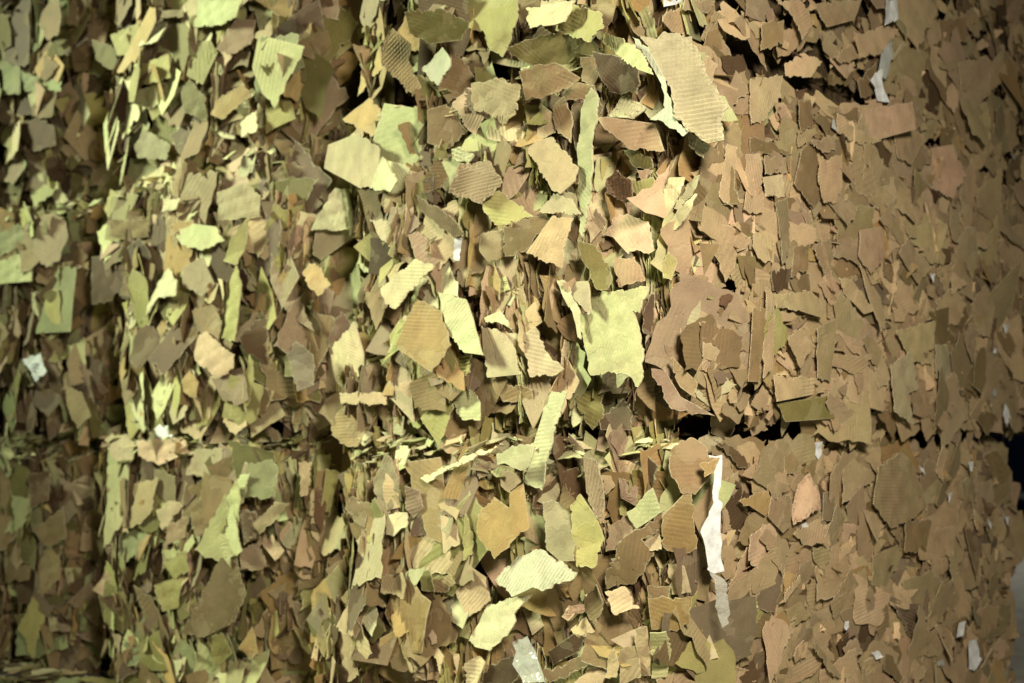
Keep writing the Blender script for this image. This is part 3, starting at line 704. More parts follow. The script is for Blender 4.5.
    (0, 0, 'F', 'wc', (0.2458, -0.9345, 0.5035), 9, 15, 60, 0, [(-58,-46),(-1,-21),(24,-26),(106,7),(111,19),(-3,54),(-70,32),(-124,-19)]),
    (0, 0, 'F', 'cr', (0.1394, -0.9178, 0.4007), 6, 6, None, 0, [(-70,-57),(-28,-58),(21,-23),(44,9),(36,21),(89,65),(39,56),(-46,29),(-93,-47)]),
    (0, 0, 'F', 'pk', (0.0539, -0.9119, 0.4508), 3, 5, None, 0, [(-32,-28),(-10,-52),(52,-10),(41,37),(-1,56),(-52,-3)]),
    (0, 0, 'F', 'fi', (0.2018, -0.9192, 0.3354), 9, 10, None, 0, [(-27,13),(-29,-13),(11,-42),(75,-30),(7,47),(-41,28)]),
    (0, 0, 'F', 'db', (0.1347, -0.9087, 0.3003), -2, -0, None, 0, [(-64,-32),(24,-20),(47,4),(25,36),(-34,11)]),
    (0, 0, 'F', 'tp', (0.0691, -0.9203, 0.2984), -1, 1, 0, 0, [(-23,-32),(5,-28),(28,19),(10,29),(-21,12)]),
    (0, 0, 'F', 'pk', (-0.0558, -0.9178, 0.3557), 10, 14, None, 0, [(-49,8),(10,-35),(49,-74),(52,-38),(-8,-10),(22,45),(-20,68),(-61,39)]),
    (0, 0, 'F', 'br', (-0.0268, -0.913, 0.4623), 9, 6, None, 0, [(-34,-20),(6,-16),(42,6),(24,22),(-39,7)]),
    (0, 0, 'F', 'br', (-0.0115, -0.912, 0.3715), -2, 9, None, 0, [(-21,-27),(17,-27),(25,1),(1,34),(-22,19)]),
    (0, 0, 'F', 'ta', (-0.1547, -0.9291, 0.4509), -2, 5, None, 0, [(-49,-19),(33,-26),(44,3),(22,29),(-52,14)]),
    (0, 0, 'F', 'ol', (-0.0736, -0.9202, 0.4655), -12, 0, None, 0, [(-14,-20),(20,-22),(14,33),(-20,8)]),
    (0, 0, 'F', 'ta', (-0.1499, -0.9216, 0.2966), 10, -4, None, 0, [(-39,-32),(49,-27),(50,66),(-64,-7)]),
    (0, 0, 'F', 'or', (-0.1806, -0.921, 0.3224), -10, 2, None, 0, [(-34,-35),(2,-27),(42,19),(24,36),(-36,7)]),
    (1, 0, 'F', 'pg', (0.4255, -1.0366, 0.6602), -8, 9, 80, 0, [(11,-47),(49,-40),(51,32),(23,55),(-63,42),(-75,-41)]),
    (1, 0, 'F', 'tp', (0.4628, -1.0392, 0.5693), -14, -4, None, 0, [(-38,-45),(6,-15),(63,36),(22,41),(-55,-18)]),
    (1, 0, 'F', 'pg', (0.3234, -1.0506, 0.5735), 7, 1, None, 0, [(-81,-48),(10,-110),(39,-97),(-11,13),(36,27),(66,106),(19,100),(-85,9)]),
    (1, 0, 'F', 'ta', (0.5754, -1.0205, 0.6684), -21, 1, None, 0, [(-9,-45),(10,-39),(20,42),(-21,42)]),
    (1, 0, 'F', 'ol', (0.5833, -0.9517, 0.6247), -46, -5, None, 0, [(-18,-43),(4,-43),(9,-15),(28,57),(-5,69),(-18,-26)]),
    (0, 0, 'F', 'to', (-0.5799, -0.7836, 0.5413), 15, 16, None, 0, [(-96,-22),(19,-69),(133,-26),(96,-7),(82,36),(-89,31),(-168,62)]),
    (0, 0, 'F', 'br', (-0.3172, -0.9109, 0.6026), 5, 7, None, 0, [(-8,-22),(37,-35),(45,20),(-27,32),(-49,6)]),
    (0, 0, 'F', 'tp', (-0.2212, -0.9081, 0.6669), -2, -2, None, 0, [(-41,-14),(0,-62),(44,-36),(32,37),(5,71),(-41,5)]),
    (0, 0, 'F', 'ol', (-0.2331, -0.9191, 0.6), 10, -4, None, 0, [(11,-53),(26,1),(2,39),(-39,13)]),
    (1, 0, 'F', 'gb', (0.3742, -1.0468, 0.5455), -5, -2, 60, 0, [(-13,-53),(38,-22),(5,38),(-30,37)]),
    (1, 0, 'F', 'gb', (0.3729, -1.0263, 0.4564), -15, 1, None, 0, [(-43,-30),(29,-26),(43,-7),(12,42),(-42,22)]),
    (1, 0, 'F', 'pk', (0.4483, -1.0157, 0.4906), -10, 13, None, 0, [(10,-33),(42,-9),(-6,33),(-47,9)]),
    (0, 0, 'F', 'ta', (-0.5291, -0.771, 0.4572), 17, 3, None, 0, [(-103,-31),(116,-8),(95,42),(-123,-5)]),
    (1, 0, 'F', 'pk', (-0.0556, -1.0385, 0.7325), -9, 10, None, 0, [(-97,-17),(-2,-43),(112,-4),(87,38),(-108,26)]),
    (1, 0, 'F', 'tp', (-0.282, -1.0328, 0.7312), -1, 10, None, 0, [(-57,-30),(51,-39),(77,5),(0,49),(-73,15)]),
    (1, 0, 'F', 'tp', (0.1615, -1.0367, 0.7021), 1, 6, 85, 0, [(73,-41),(74,39),(-55,37),(-96,-35)]),
    (1, 0, 'F', 'pg', (-0.2034, -1.0379, 0.4699), -0, 4, None, 0, [(-67,-82),(85,-8),(62,75),(-83,14)]),
    (1, 0, 'F', 'tp', (-0.0081, -1.0428, 0.5621), -6, -1, None, 0, [(-23,-53),(72,23),(7,31),(-57,-2)]),
    (1, 0, 'F', 'ol', (0.0553, -1.049, 0.4171), 6, -9, None, 0, [(-33,-38),(65,-8),(57,47),(-93,-1)]),
    (1, 0, 'F', 'ol', (-0.0018, -1.0376, 0.3312), -3, -5, None, 0, [(-35,-50),(36,-33),(70,62),(-74,20)]),
    (2, 0, 'F', 'gg', (0.543, -0.9234, 0.1241), -30, 9, None, 0, [(-5,-62),(75,27),(-13,53),(-57,-18)]),
    (1, 0, 'F', 'br', (0.2702, -1.0522, 0.3452), -9, 5, 70, 0, [(-52,-101),(52,-54),(90,24),(48,97),(-4,132),(-138,-100)]),
    (2, 0, 'F', 'db', (0.3324, -1.0414, 0.5998), -19, 5, None, 0, [(-30,-64),(39,-38),(43,58),(-52,45)]),
    (2, 0, 'F', 'br', (0.4226, -1.0388, 0.4656), -6, -7, None, 0, [(-35,-59),(76,-17),(68,78),(-113,-3)]),
    (2, 0, 'F', 'br', (0.3811, -1.0268, 0.3428), -4, 8, None, 0, [(-23,-94),(69,-27),(39,77),(-87,45)]),
    (2, 0, 'F', 'db', (0.2546, -1.0323, 0.2665), -11, -0, None, 0, [(-51,-56),(83,-33),(41,60),(-75,29)]),
    (2, 0, 'F', 'db', (0.6368, -0.9671, 0.3881), -37, -1, None, 0, [(-25,-86),(17,-51),(38,100),(13,100),(-43,-63)]),
    (1, 0, 'F', 'od', (0.2764, -1.0498, 0.2233), -9, 1, None, 0, [(-25,-54),(55,-7),(25,42),(-57,20)]),
    (1, 0, 'F', 'od', (-0.0758, -1.0465, 0.1606), 2, 8, None, 0, [(-41,-51),(95,-32),(25,69),(-83,15)]),
    (1, 0, 'F', 'or', (0.37, -1.0258, 0.2327), -12, 1, None, 0, [(4,-32),(31,-11),(13,53),(-48,-9)]),
    (1, 0, 'F', 'pg', (0.3131, -1.0449, 0.5652), 8, -11, None, 0, [(-14,-118),(2,-37),(53,54),(49,102),(-94,-3)]),
    (1, 0, 'F', 'gb', (0.3707, -1.0406, 0.5411), -2, -6, 75, 0, [(-30,-50),(41,-26),(33,40),(-45,36)]),
    (1, 0, 'F', 'pk', (0.0482, -1.0499, 0.5116), -3, -10, None, 0, [(-57,-43),(35,-16),(65,47),(-46,11)]),
    (1, 0, 'F', 'br', (0.1679, -1.0489, 0.553), -14, 1, None, 0, [(-18,-53),(47,-30),(17,58),(-47,26)]),
    (1, 1, 'F', 'wh', (-0.1115, -1.0144, 0.0104), -5, 13, None, 0, [(-31,-18),(-1,-24),(14,-15),(45,-12),(27,2),(25,20),(-1,17),(-31,23),(-49,8)]),
    (0, 1, 'F', 'wh', (-0.0037, -1.2187, 0.399), -9, -4, None, 0, [(-13,-21),(2,-25),(16,22),(-4,24)]),
    (0, 1, 'S', 'ta', (0.5549, -0.9428, 0.4946), 2, 0, None, 0, [(-21,-2),(-39,-49),(9,-51),(34,-43),(34,78),(-15,68)]),
    (0, 1, 'S', 'ta', (0.5515, -0.8514, 0.5584), -1, -1, None, 0, [(-47,-28),(55,-6),(46,25),(-51,10)]),
    (0, 1, 'S', 'tp', (0.5521, -0.8597, 0.5128), -1, -0, None, 0, [(-33,-27),(42,-15),(34,30),(-41,12)]),
    (0, 1, 'S', 'to', (0.5563, -0.8295, 0.4306), 1, 1, None, 0, [(-17,7),(-6,-78),(28,-44),(24,68),(-28,47)]),
    (0, 1, 'S', 'br', (0.5578, -0.6975, 0.5695), -4, 0, None, 0, [(-87,-41),(1,-78),(50,-46),(30,4),(69,55),(-1,71),(-55,36)]),
    (0, 1, 'S', 'ta', (0.5659, -0.6342, 0.5565), -1, -3, None, 0, [(-56,-8),(-22,-50),(31,-42),(62,-3),(47,69),(-58,35)]),
    (0, 1, 'S', 'pk', (0.5642, -0.6499, 0.6363), -1, 2, None, 0, [(-15,-20),(47,-3),(46,31),(-76,-7)]),
    (0, 1, 'S', 'ta', (0.5489, -1.0328, 0.4977), 0, -2, None, 0, [(-12,-47),(20,-51),(26,67),(-6,70),(-28,-37)]),
    (0, 1, 'S', 'br', (0.5495, -0.8815, 0.5917), 1, -3, None, 0, [(-60,-23),(104,2),(23,14),(-62,8)]),
    (0, 1, 'S', 'ta', (0.567, -0.5218, 0.6899), 0, -3, None, 0, [(-78,-17),(30,-22),(143,5),(6,9),(-90,25)]),
    (0, 1, 'S', 'br', (0.5607, -0.7325, 0.6878), 0, -1, None, 0, [(-29,-3),(-20,-44),(39,-18),(40,40),(-29,25)]),
    (0, 2, 'S', 'ta', (0.5668, -0.7718, 0.1244), -0, -1, None, 0, [(-18,-7),(19,-49),(74,7),(13,38),(-83,11)]),
    (0, 2, 'S', 'br', (0.5606, -0.8723, 0.0584), 1, -1, None, 0, [(-48,-46),(46,-8),(46,43),(-42,12)]),
    (0, 2, 'S', 'ta', (0.5527, -0.7297, 0.0277), 2, -1, None, 0, [(-64,-36),(36,-17),(97,35),(8,32),(-71,-12)]),
    (0, 1, 'S', 'ta', (0.5446, -0.8744, 0.6924), -0, -1, None, 0, [(-61,-64),(-7,-46),(63,18),(70,67),(-61,29)]),
    (0, 2, 'S', 'wh', (0.5693, -0.2985, 0.2609), 1, -3, None, 0, [(-34,-39),(3,-22),(49,0),(29,41),(-45,20)]),
    (0, 2, 'S', 'wg', (0.5649, -0.3229, 0.1392), 1, -1, None, 0, [(-27,7),(-38,-41),(-1,-49),(38,24),(29,59)]),
    (0, 2, 'S', 'wh', (0.5667, -0.3845, 0.0547), 0, -1, None, 0, [(-13,-2),(-4,-33),(62,-23),(52,-13),(6,47),(-40,8),(-58,16)]),
    (0, 2, 'S', 'tp', (0.5558, -0.2255, 0.1889), 0, 0, None, 0, [(-46,-29),(-37,-35),(48,31),(38,35)]),
    (0, 2, 'S', 'ta', (0.5554, -0.3583, 0.1793), 1, 0, None, 0, [(-83,-61),(28,-26),(129,60),(52,52),(-115,-20)]),
    (0, 1, 'S', 'ta', (0.5581, -0.1874, 0.7243), 1, 1, None, 0, [(-67,-45),(10,-49),(101,37),(41,48),(-80,11)]),
    (0, 1, 'S', 'pk', (0.5518, -0.3544, 0.7472), -0, -1, None, 0, [(-89,-29),(-34,-51),(142,8),(122,72),(-124,3)]),
    (0, 2, 'S', 'ta', (0.5569, -0.5588, 0.1931), -2, 1, None, 0, [(-61,-51),(87,7),(111,62),(-126,-15)]),
    (0, 2, 'S', 'ta', (0.5523, -0.5112, 0.1053), -0, 1, None, 0, [(-33,-28),(78,15),(25,35),(-66,-21)]),
    (0, 2, 'S', 'br', (0.5529, -0.3994, 0.063), 0, -1, None, 0, [(-41,-42),(70,-9),(33,57),(-58,-5)]),
    (0, 1, 'S', 'pk', (0.5491, 0.0762, 0.705), 7, 2, None, 0, [(-84,-60),(19,-73),(102,4),(39,79),(-70,51)]),
    (0, 2, 'S', 'br', (0.5583, 0.1359, 0.3334), 6, -1, None, 0, [(-67,-60),(88,-6),(69,57),(-84,10)]),
    (0, 2, 'S', 'br', (0.5479, -0.0755, 0.2078), 5, 1, None, 0, [(-31,-50),(63,-11),(32,55),(-61,6)]),
    (0, 1, 'S', 'ta', (0.5607, -0.7663, 0.2761), -1, 4, None, 0, [(-109,-16),(-8,-15),(91,-22),(105,9),(47,33),(-111,11)]),
    (0, 1, 'S', 'ta', (0.5641, -0.7809, 0.1903), 0, 0, None, 0, [(-2,-49),(59,3),(2,35),(-56,11)]),
    (0, 1, 'S', 'ta', (0.5574, -0.7774, 0.1032), -1, -1, None, 0, [(-95,-33),(128,-7),(82,20),(-102,21)]),
    (0, 1, 'S', 'to', (0.5536, -0.6483, 0.1837), 0, 0, None, 0, [(-41,-60),(20,-65),(59,78),(-36,49)]),
    (0, 1, 'S', 'od', (0.5518, -0.7302, 0.056), 1, -1, None, 0, [(-89,-26),(123,-17),(102,33),(-122,11)]),
    (0, 1, 'S', 'ta', (0.5594, -0.5153, 0.317), 0, 1, None, 0, [(-49,-1),(48,-39),(101,-27),(-14,32),(-79,33)]),
    (0, 1, 'S', 'pk', (0.5519, -0.4643, 0.2337), 0, 1, None, 0, [(-75,-29),(63,-21),(84,12),(15,38),(-81,1)]),
    (0, 1, 'S', 'ta', (0.549, -0.4508, 0.1108), 1, 0, None, 0, [(-69,-34),(98,-54),(120,18),(2,53),(-137,17)]),
    (0, 1, 'S', 'tp', (0.5611, -0.2487, 0.112), 0, -1, None, 0, [(-68,-55),(48,-86),(10,-13),(70,5),(31,94),(-85,56)]),
    (0, 1, 'S', 'to', (0.556, -0.1587, 0.2261), 0, -0, None, 0, [(-43,-44),(79,-47),(108,67),(-135,25)]),
    (0, 1, 'S', 'ta', (0.5552, 0.0572, 0.3344), 6, -1, None, 0, [(-65,-47),(45,-40),(85,17),(11,56),(-72,14)]),
    (0, 1, 'S', 'tp', (0.5583, 0.0043, 0.1895), 1, 3, None, 0, [(-73,-44),(56,-48),(77,50),(-55,43)]),
    (0, 1, 'S', 'ta', (0.5598, 0.2744, 0.3384), 7, 0, None, 0, [(-61,-54),(34,-67),(81,30),(25,83),(-76,10)]),
    (0, 1, 'S', 'pk', (0.563, -0.428, 0.4314), 1, -1, None, 0, [(-63,-24),(-3,-57),(69,-18),(53,61),(-52,39)]),
    (0, 1, 'S', 'ta', (0.5564, -0.1761, 0.435), 0, -1, None, 0, [(29,-56),(93,-7),(-28,56),(-89,7)]),
    (0, 1, 'S', 'db', (0.556, -0.8408, 0.3206), -5, 0, None, 0, [(-40,-27),(34,-19),(54,32),(-46,14)]),
    (0, 1, 'S', 'br', (0.552, -0.7488, 0.3732), -0, -1, None, 0, [(-39,-42),(28,-20),(44,39),(-31,23)]),
    (0, 1, 'S', 'to', (0.5528, -0.6367, 0.3987), 0, -1, None, 0, [(-8,-45),(39,-3),(24,40),(-54,8)]),
    (0, 1, 'S', 'br', (0.556, -0.9481, 0.1804), -3, -0, None, 0, [(-27,-73),(17,-72),(35,74),(-24,72)]),
    (0, 1, 'S', 'ta', (0.5589, -0.9029, 0.2073), 1, 1, None, 0, [(-24,-92),(16,-70),(24,73),(-15,90)]),
    (0, 1, 'S', 'wh', (0.5647, -0.0756, 0.4042), 4, -0, None, 0, [(2,-15),(12,8),(-13,7)]),
    (0, 1, 'S', 'wh', (0.5672, 0.4422, 0.3075), 6, -1, None, 0, [(-5,-19),(27,12),(-21,7)]),
    (0, 1, 'S', 'wh', (0.5666, 0.4211, 0.0549), 3, -0, None, 0, [(-26,2),(2,-31),(28,-7),(-4,36)]),
    (0, 0, 'S', 'to', (0.5603, 0.0389, 0.6428), -0, 1, None, 0, [(-151,-24),(-55,-85),(74,-70),(157,-38),(86,65),(23,93),(-114,60)]),
    (0, 0, 'S', 'to', (0.5518, -0.0249, 0.4707), 0, 0, None, 0, [(-78,-39),(1,-47),(88,15),(69,43),(-74,28)]),
    (0, 0, 'S', 'pk', (0.5638, -0.4337, 0.6441), 0, 2, 60, 0, [(-62,-24),(-55,-51),(67,-21),(65,11),(20,54),(-29,33)]),
    (0, 0, 'S', 'ta', (0.5609, -0.4174, 0.5676), 1, 1, 70, 0, [(-19,-19),(63,-20),(32,33),(-73,7)]),
    (0, 0, 'S', 'or', (0.5639, -0.6274, 0.6452), -0, 1, None, 0, [(-26,-9),(24,-28),(52,-13),(37,23),(-7,20),(-75,6)]),
    (0, 0, 'S', 'ta', (0.566, -0.5437, 0.6211), -0, 1, None, 0, [(-54,-5),(5,-41),(38,-27),(47,30),(-34,42)]),
    (0, 0, 'S', 'pl', (0.5594, -0.6096, 0.5584), -3, 0, None, 0, [(-60,-23),(-16,-45),(32,-22),(63,20),(45,47),(-58,24)]),
    (0, 0, 'S', 'br', (0.5593, -0.4876, 0.7193), -0, -1, None, 0, [(-28,-18),(14,-24),(38,3),(5,26),(-27,13)]),
    (0, 0, 'S', 'to', (0.5501, -0.3038, 0.6226), 2, 0, None, 0, [(-30,-30),(19,-33),(33,33),(-21,31)]),
    (0, 0, 'S', 'db', (0.551, -0.698, 0.7408), -0, -3, None, 0, [(-28,3),(22,-27),(64,-24),(37,-2),(-22,20),(-70,29)]),
    (0, 0, 'F', 'or', (0.6081, -0.8773, 0.7202), -27, 8, None, 0, [(-9,-17),(7,-9),(19,19),(-17,7)]),
    (0, 0, 'S', 'to', (0.5583, -0.3603, 0.5174), -1, 2, None, 0, [(-35,-4),(3,-27),(37,-10),(39,18),(-42,24)]),
    (0, 0, 'S', 'br', (0.5312, -0.1944, 0.7443), 1, -4, None, 0, [(-72,-16),(-8,-32),(55,-8),(121,12),(-3,37),(-84,8)]),
    (0, 0, 'S', 'wh', (0.5909, -0.8318, 0.6314), 23, 1, None, 0, [(-1,95),(3,74),(-5,43),(-3,24),(-14,7),(-25,-12),(-34,-28),(-28,-40),(-22,-56),(-19,-75),(-17,-96),(0,-104),(22,-101),(18,-89),(11,-73),(15,-49),(10,-27),(12,-2),(16,23),(7,30),(14,54),(19,78),(23,111),(8,108),(-7,111)]),
    (0, 0, 'S', 'fi', (0.5866, -0.8198, 0.4766), 19, -1, None, 0, [(-14,22),(-1,-25),(9,-49),(20,-40),(13,-6),(1,41),(-28,58)]),
    (0, 0, 'S', 'ta', (0.5604, -0.5013, 0.461), 0, 0, None, 0, [(-24,-21),(39,14),(32,30),(-46,-22)]),
    (0, 0, 'S', 'to', (0.5562, -0.5073, 0.3562), -1, -0, None, 0, [(-23,-30),(33,-31),(28,45),(-37,16)]),
    (0, 0, 'S', 'to', (0.5634, -0.3646, 0.3033), 1, -0, None, 0, [(36,-40),(78,-47),(-35,36),(-75,48)]),
    (0, 0, 'S', 'pk', (0.5585, -0.2256, 0.3028), -2, -0, None, 0, [(-13,-26),(46,-11),(18,26),(-50,11)]),
    (0, 0, 'S', 'br', (0.5509, -0.0516, 0.3457), -1, -1, 10, 0, [(-17,-36),(47,-19),(28,35),(-56,19)]),
    (0, 0, 'S', 'gb', (0.5543, 0.1076, 0.3382), 0, -0, -20, 0, [(-19,-48),(93,-36),(51,23),(-118,59)]),
    (0, 0, 'S', 'wh', (0.5738, 0.3623, 0.2777), 6, -2, None, 0, [(-27,-18),(13,-18),(22,19),(-8,17)]),
    (0, 0, 'S', 'wh', (0.566, 0.4669, 0.1939), 6, -0, None, 0, [(-30,-30),(0,-38),(42,-15),(15,42),(-26,42)]),
    (0, 0, 'S', 'wh', (0.5744, 0.4654, 0.6932), 6, 0, None, 0, [(-5,-12),(7,-14),(14,13),(-16,13)]),
    (0, 0, 'S', 'wh', (0.5698, 0.3273, 0.6206), 2, -2, None, 0, [(-6,-18),(17,11),(-10,7)]),
    (0, 0, 'S', 'wh', (0.5695, 0.6074, 0.5329), 4, 1, None, 0, [(3,-16),(10,2),(-13,13)]),
    (0, 0, 'S', 'wh', (0.5627, 0.7616, 0.5341), 5, 2, None, 0, [(3,-16),(11,8),(-13,9)]),
    (0, 0, 'S', 'wh', (0.5677, -0.1231, 0.2805), -1, -1, None, 0, [(-4,-11),(26,-7),(6,8),(-28,9)]),
    (0, 0, 'S', 'wh', (0.5442, -0.3416, 0.7461), 1, 1, None, 0, [(-20,-5),(3,-22),(21,-6),(15,18),(-19,15)]),
    (0, 0, 'S', 'ta', (0.5586, 0.2811, 0.5046), 1, 1, None, 0, [(-55,-31),(62,-40),(69,36),(-72,35)]),
    (0, 0, 'S', 'br', (0.5604, 0.1337, 0.5285), -0, -1, None, 0, [(-68,-33),(66,-43),(70,39),(-64,38)]),
    (0, 0, 'S', 'ta', (0.5576, 0.4585, 0.4166), 6, 2, None, 0, [(-57,-53),(68,-45),(58,45),(-65,53)]),
    (0, 0, 'S', 'wh', (0.5684, 0.1534, 0.6934), 1, 0, None, 0, [(20,-14),(17,0),(-37,14)]),
    (0, 0, 'S', 'ta', (0.5574, 0.3172, 0.7037), 0, 1, None, 0, [(5,-57),(40,28),(6,48),(-50,-18)]),
    (0, 2, 'F', 'od', (0.2483, -1.19, 0.0148), -11, -28, None, 1, [(-94,-4),(-53,-31),(17,-34),(84,-37),(117,-14),(75,17),(12,40),(-48,34),(-121,30)]),
    (0, 2, 'F', 'ol', (0.337, -1.2327, 0.0366), 21, 15, None, 1, [(-111,26),(-32,-14),(63,-59),(106,-40),(75,1),(-121,95)]),
    (0, 2, 'F', 'tp', (0.2615, -1.2416, 0.0745), 8, 11, None, 1, [(-51,-16),(-3,-26),(61,-36),(79,6),(-5,28),(-89,45)]),
    (0, 1, 'F', 'pg', (0.4628, -1.2411, 0.7164), 25, 8, None, 1, [(-67,29),(-4,-15),(61,-51),(121,-79),(51,-9),(-39,44),(-144,96)]),
    (0, 1, 'F', 'br', (0.2769, -1.2448, 0.7017), -17, -7, None, 1, [(-56,-31),(-1,-27),(41,-23),(74,-7),(23,30),(-20,32),(-64,26)]),
    (0, 1, 'F', 'db', (0.4188, -1.2214, 0.6952), 14, -21, None, 1, [(-48,7),(-29,-32),(36,-54),(74,-1),(13,28),(-52,54)]),
    (0, 1, 'F', 'to', (0.1492, -1.2636, 0.6899), 8, -16, None, 1, [(-75,-6),(-17,-39),(56,-38),(77,5),(24,34),(-71,44)]),
    (0, 2, 'F', 'od', (-0.035, -1.2664, 0.1133), -18, -22, None, 1, [(-66,-6),(-22,-34),(56,-36),(82,-2),(16,37),(-69,41)]),
]

LABELS = [
    ['corner bale of cardboard on the floor, long strip of white paper down its edge',
     'corner bale of cardboard in middle tier with big pale ribbed flap hanging from its edge',
     'corner bale of cardboard in third tier, white paper scraps on its long side'],
    ['olive and brown cardboard bale on the floor, next to the corner bale',
     'cardboard bale in middle tier, between the corner bale and the bale with white label',
     'cardboard bale in third tier, next to the corner bale'],
    ['dark brown cardboard bale on the floor, farthest from the stack corner',
     'dark cardboard bale in middle tier with a small white printed label on its end',
     'darkest cardboard bale in third tier, farthest from the stack corner',
     'topmost cardboard bale, alone in a fourth tier above the darkest bale']]

N_SHRED = {(0, 0): 3600, (0, 1): 4200, (0, 2): 1900, (1, 0): 2000, (1, 1): 2100, (1, 2): 1200, (2, 0): 1100, (2, 1): 1200, (2, 2): 800, (2, 3): 500}
N_PIECE = {(0, 0): 300, (0, 1): 300, (0, 2): 190, (1, 0): 230, (1, 1): 250, (1, 2): 150, (2, 0): 130, (2, 1): 140, (2, 2): 110, (2, 3): 60}


def pick(rng, table):
    t = rng.random() * sum(w for _, w in table)
    for k, w in table:
        t -= w
        if t <= 0:
            return k
    return table[-1][0]


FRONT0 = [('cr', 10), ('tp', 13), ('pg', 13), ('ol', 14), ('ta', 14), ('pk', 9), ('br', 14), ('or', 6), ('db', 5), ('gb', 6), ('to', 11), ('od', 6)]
FRONT1 = [('cr', 9), ('tp', 7), ('pg', 16), ('ol', 16), ('ta', 7), ('pk', 5), ('br', 15), ('or', 5), ('db', 8), ('gb', 5), ('to', 10), ('od', 10)]  # greener mixes here and below: green lighting wash put into piece colours
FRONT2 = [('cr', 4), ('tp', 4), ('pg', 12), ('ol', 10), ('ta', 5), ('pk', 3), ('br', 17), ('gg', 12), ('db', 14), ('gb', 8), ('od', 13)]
SIDE = [('ta', 62), ('pk', 10), ('to', 16), ('br', 7), ('or', 4), ('gb', 2)]


def tint(rng, key, sd=0.19):
    v = max(0.45, rng.gauss(1.0, sd))
    b = PAL[key]
    return tuple(max(0.01, x * v * rng.gauss(1, 0.018)) for x in b)


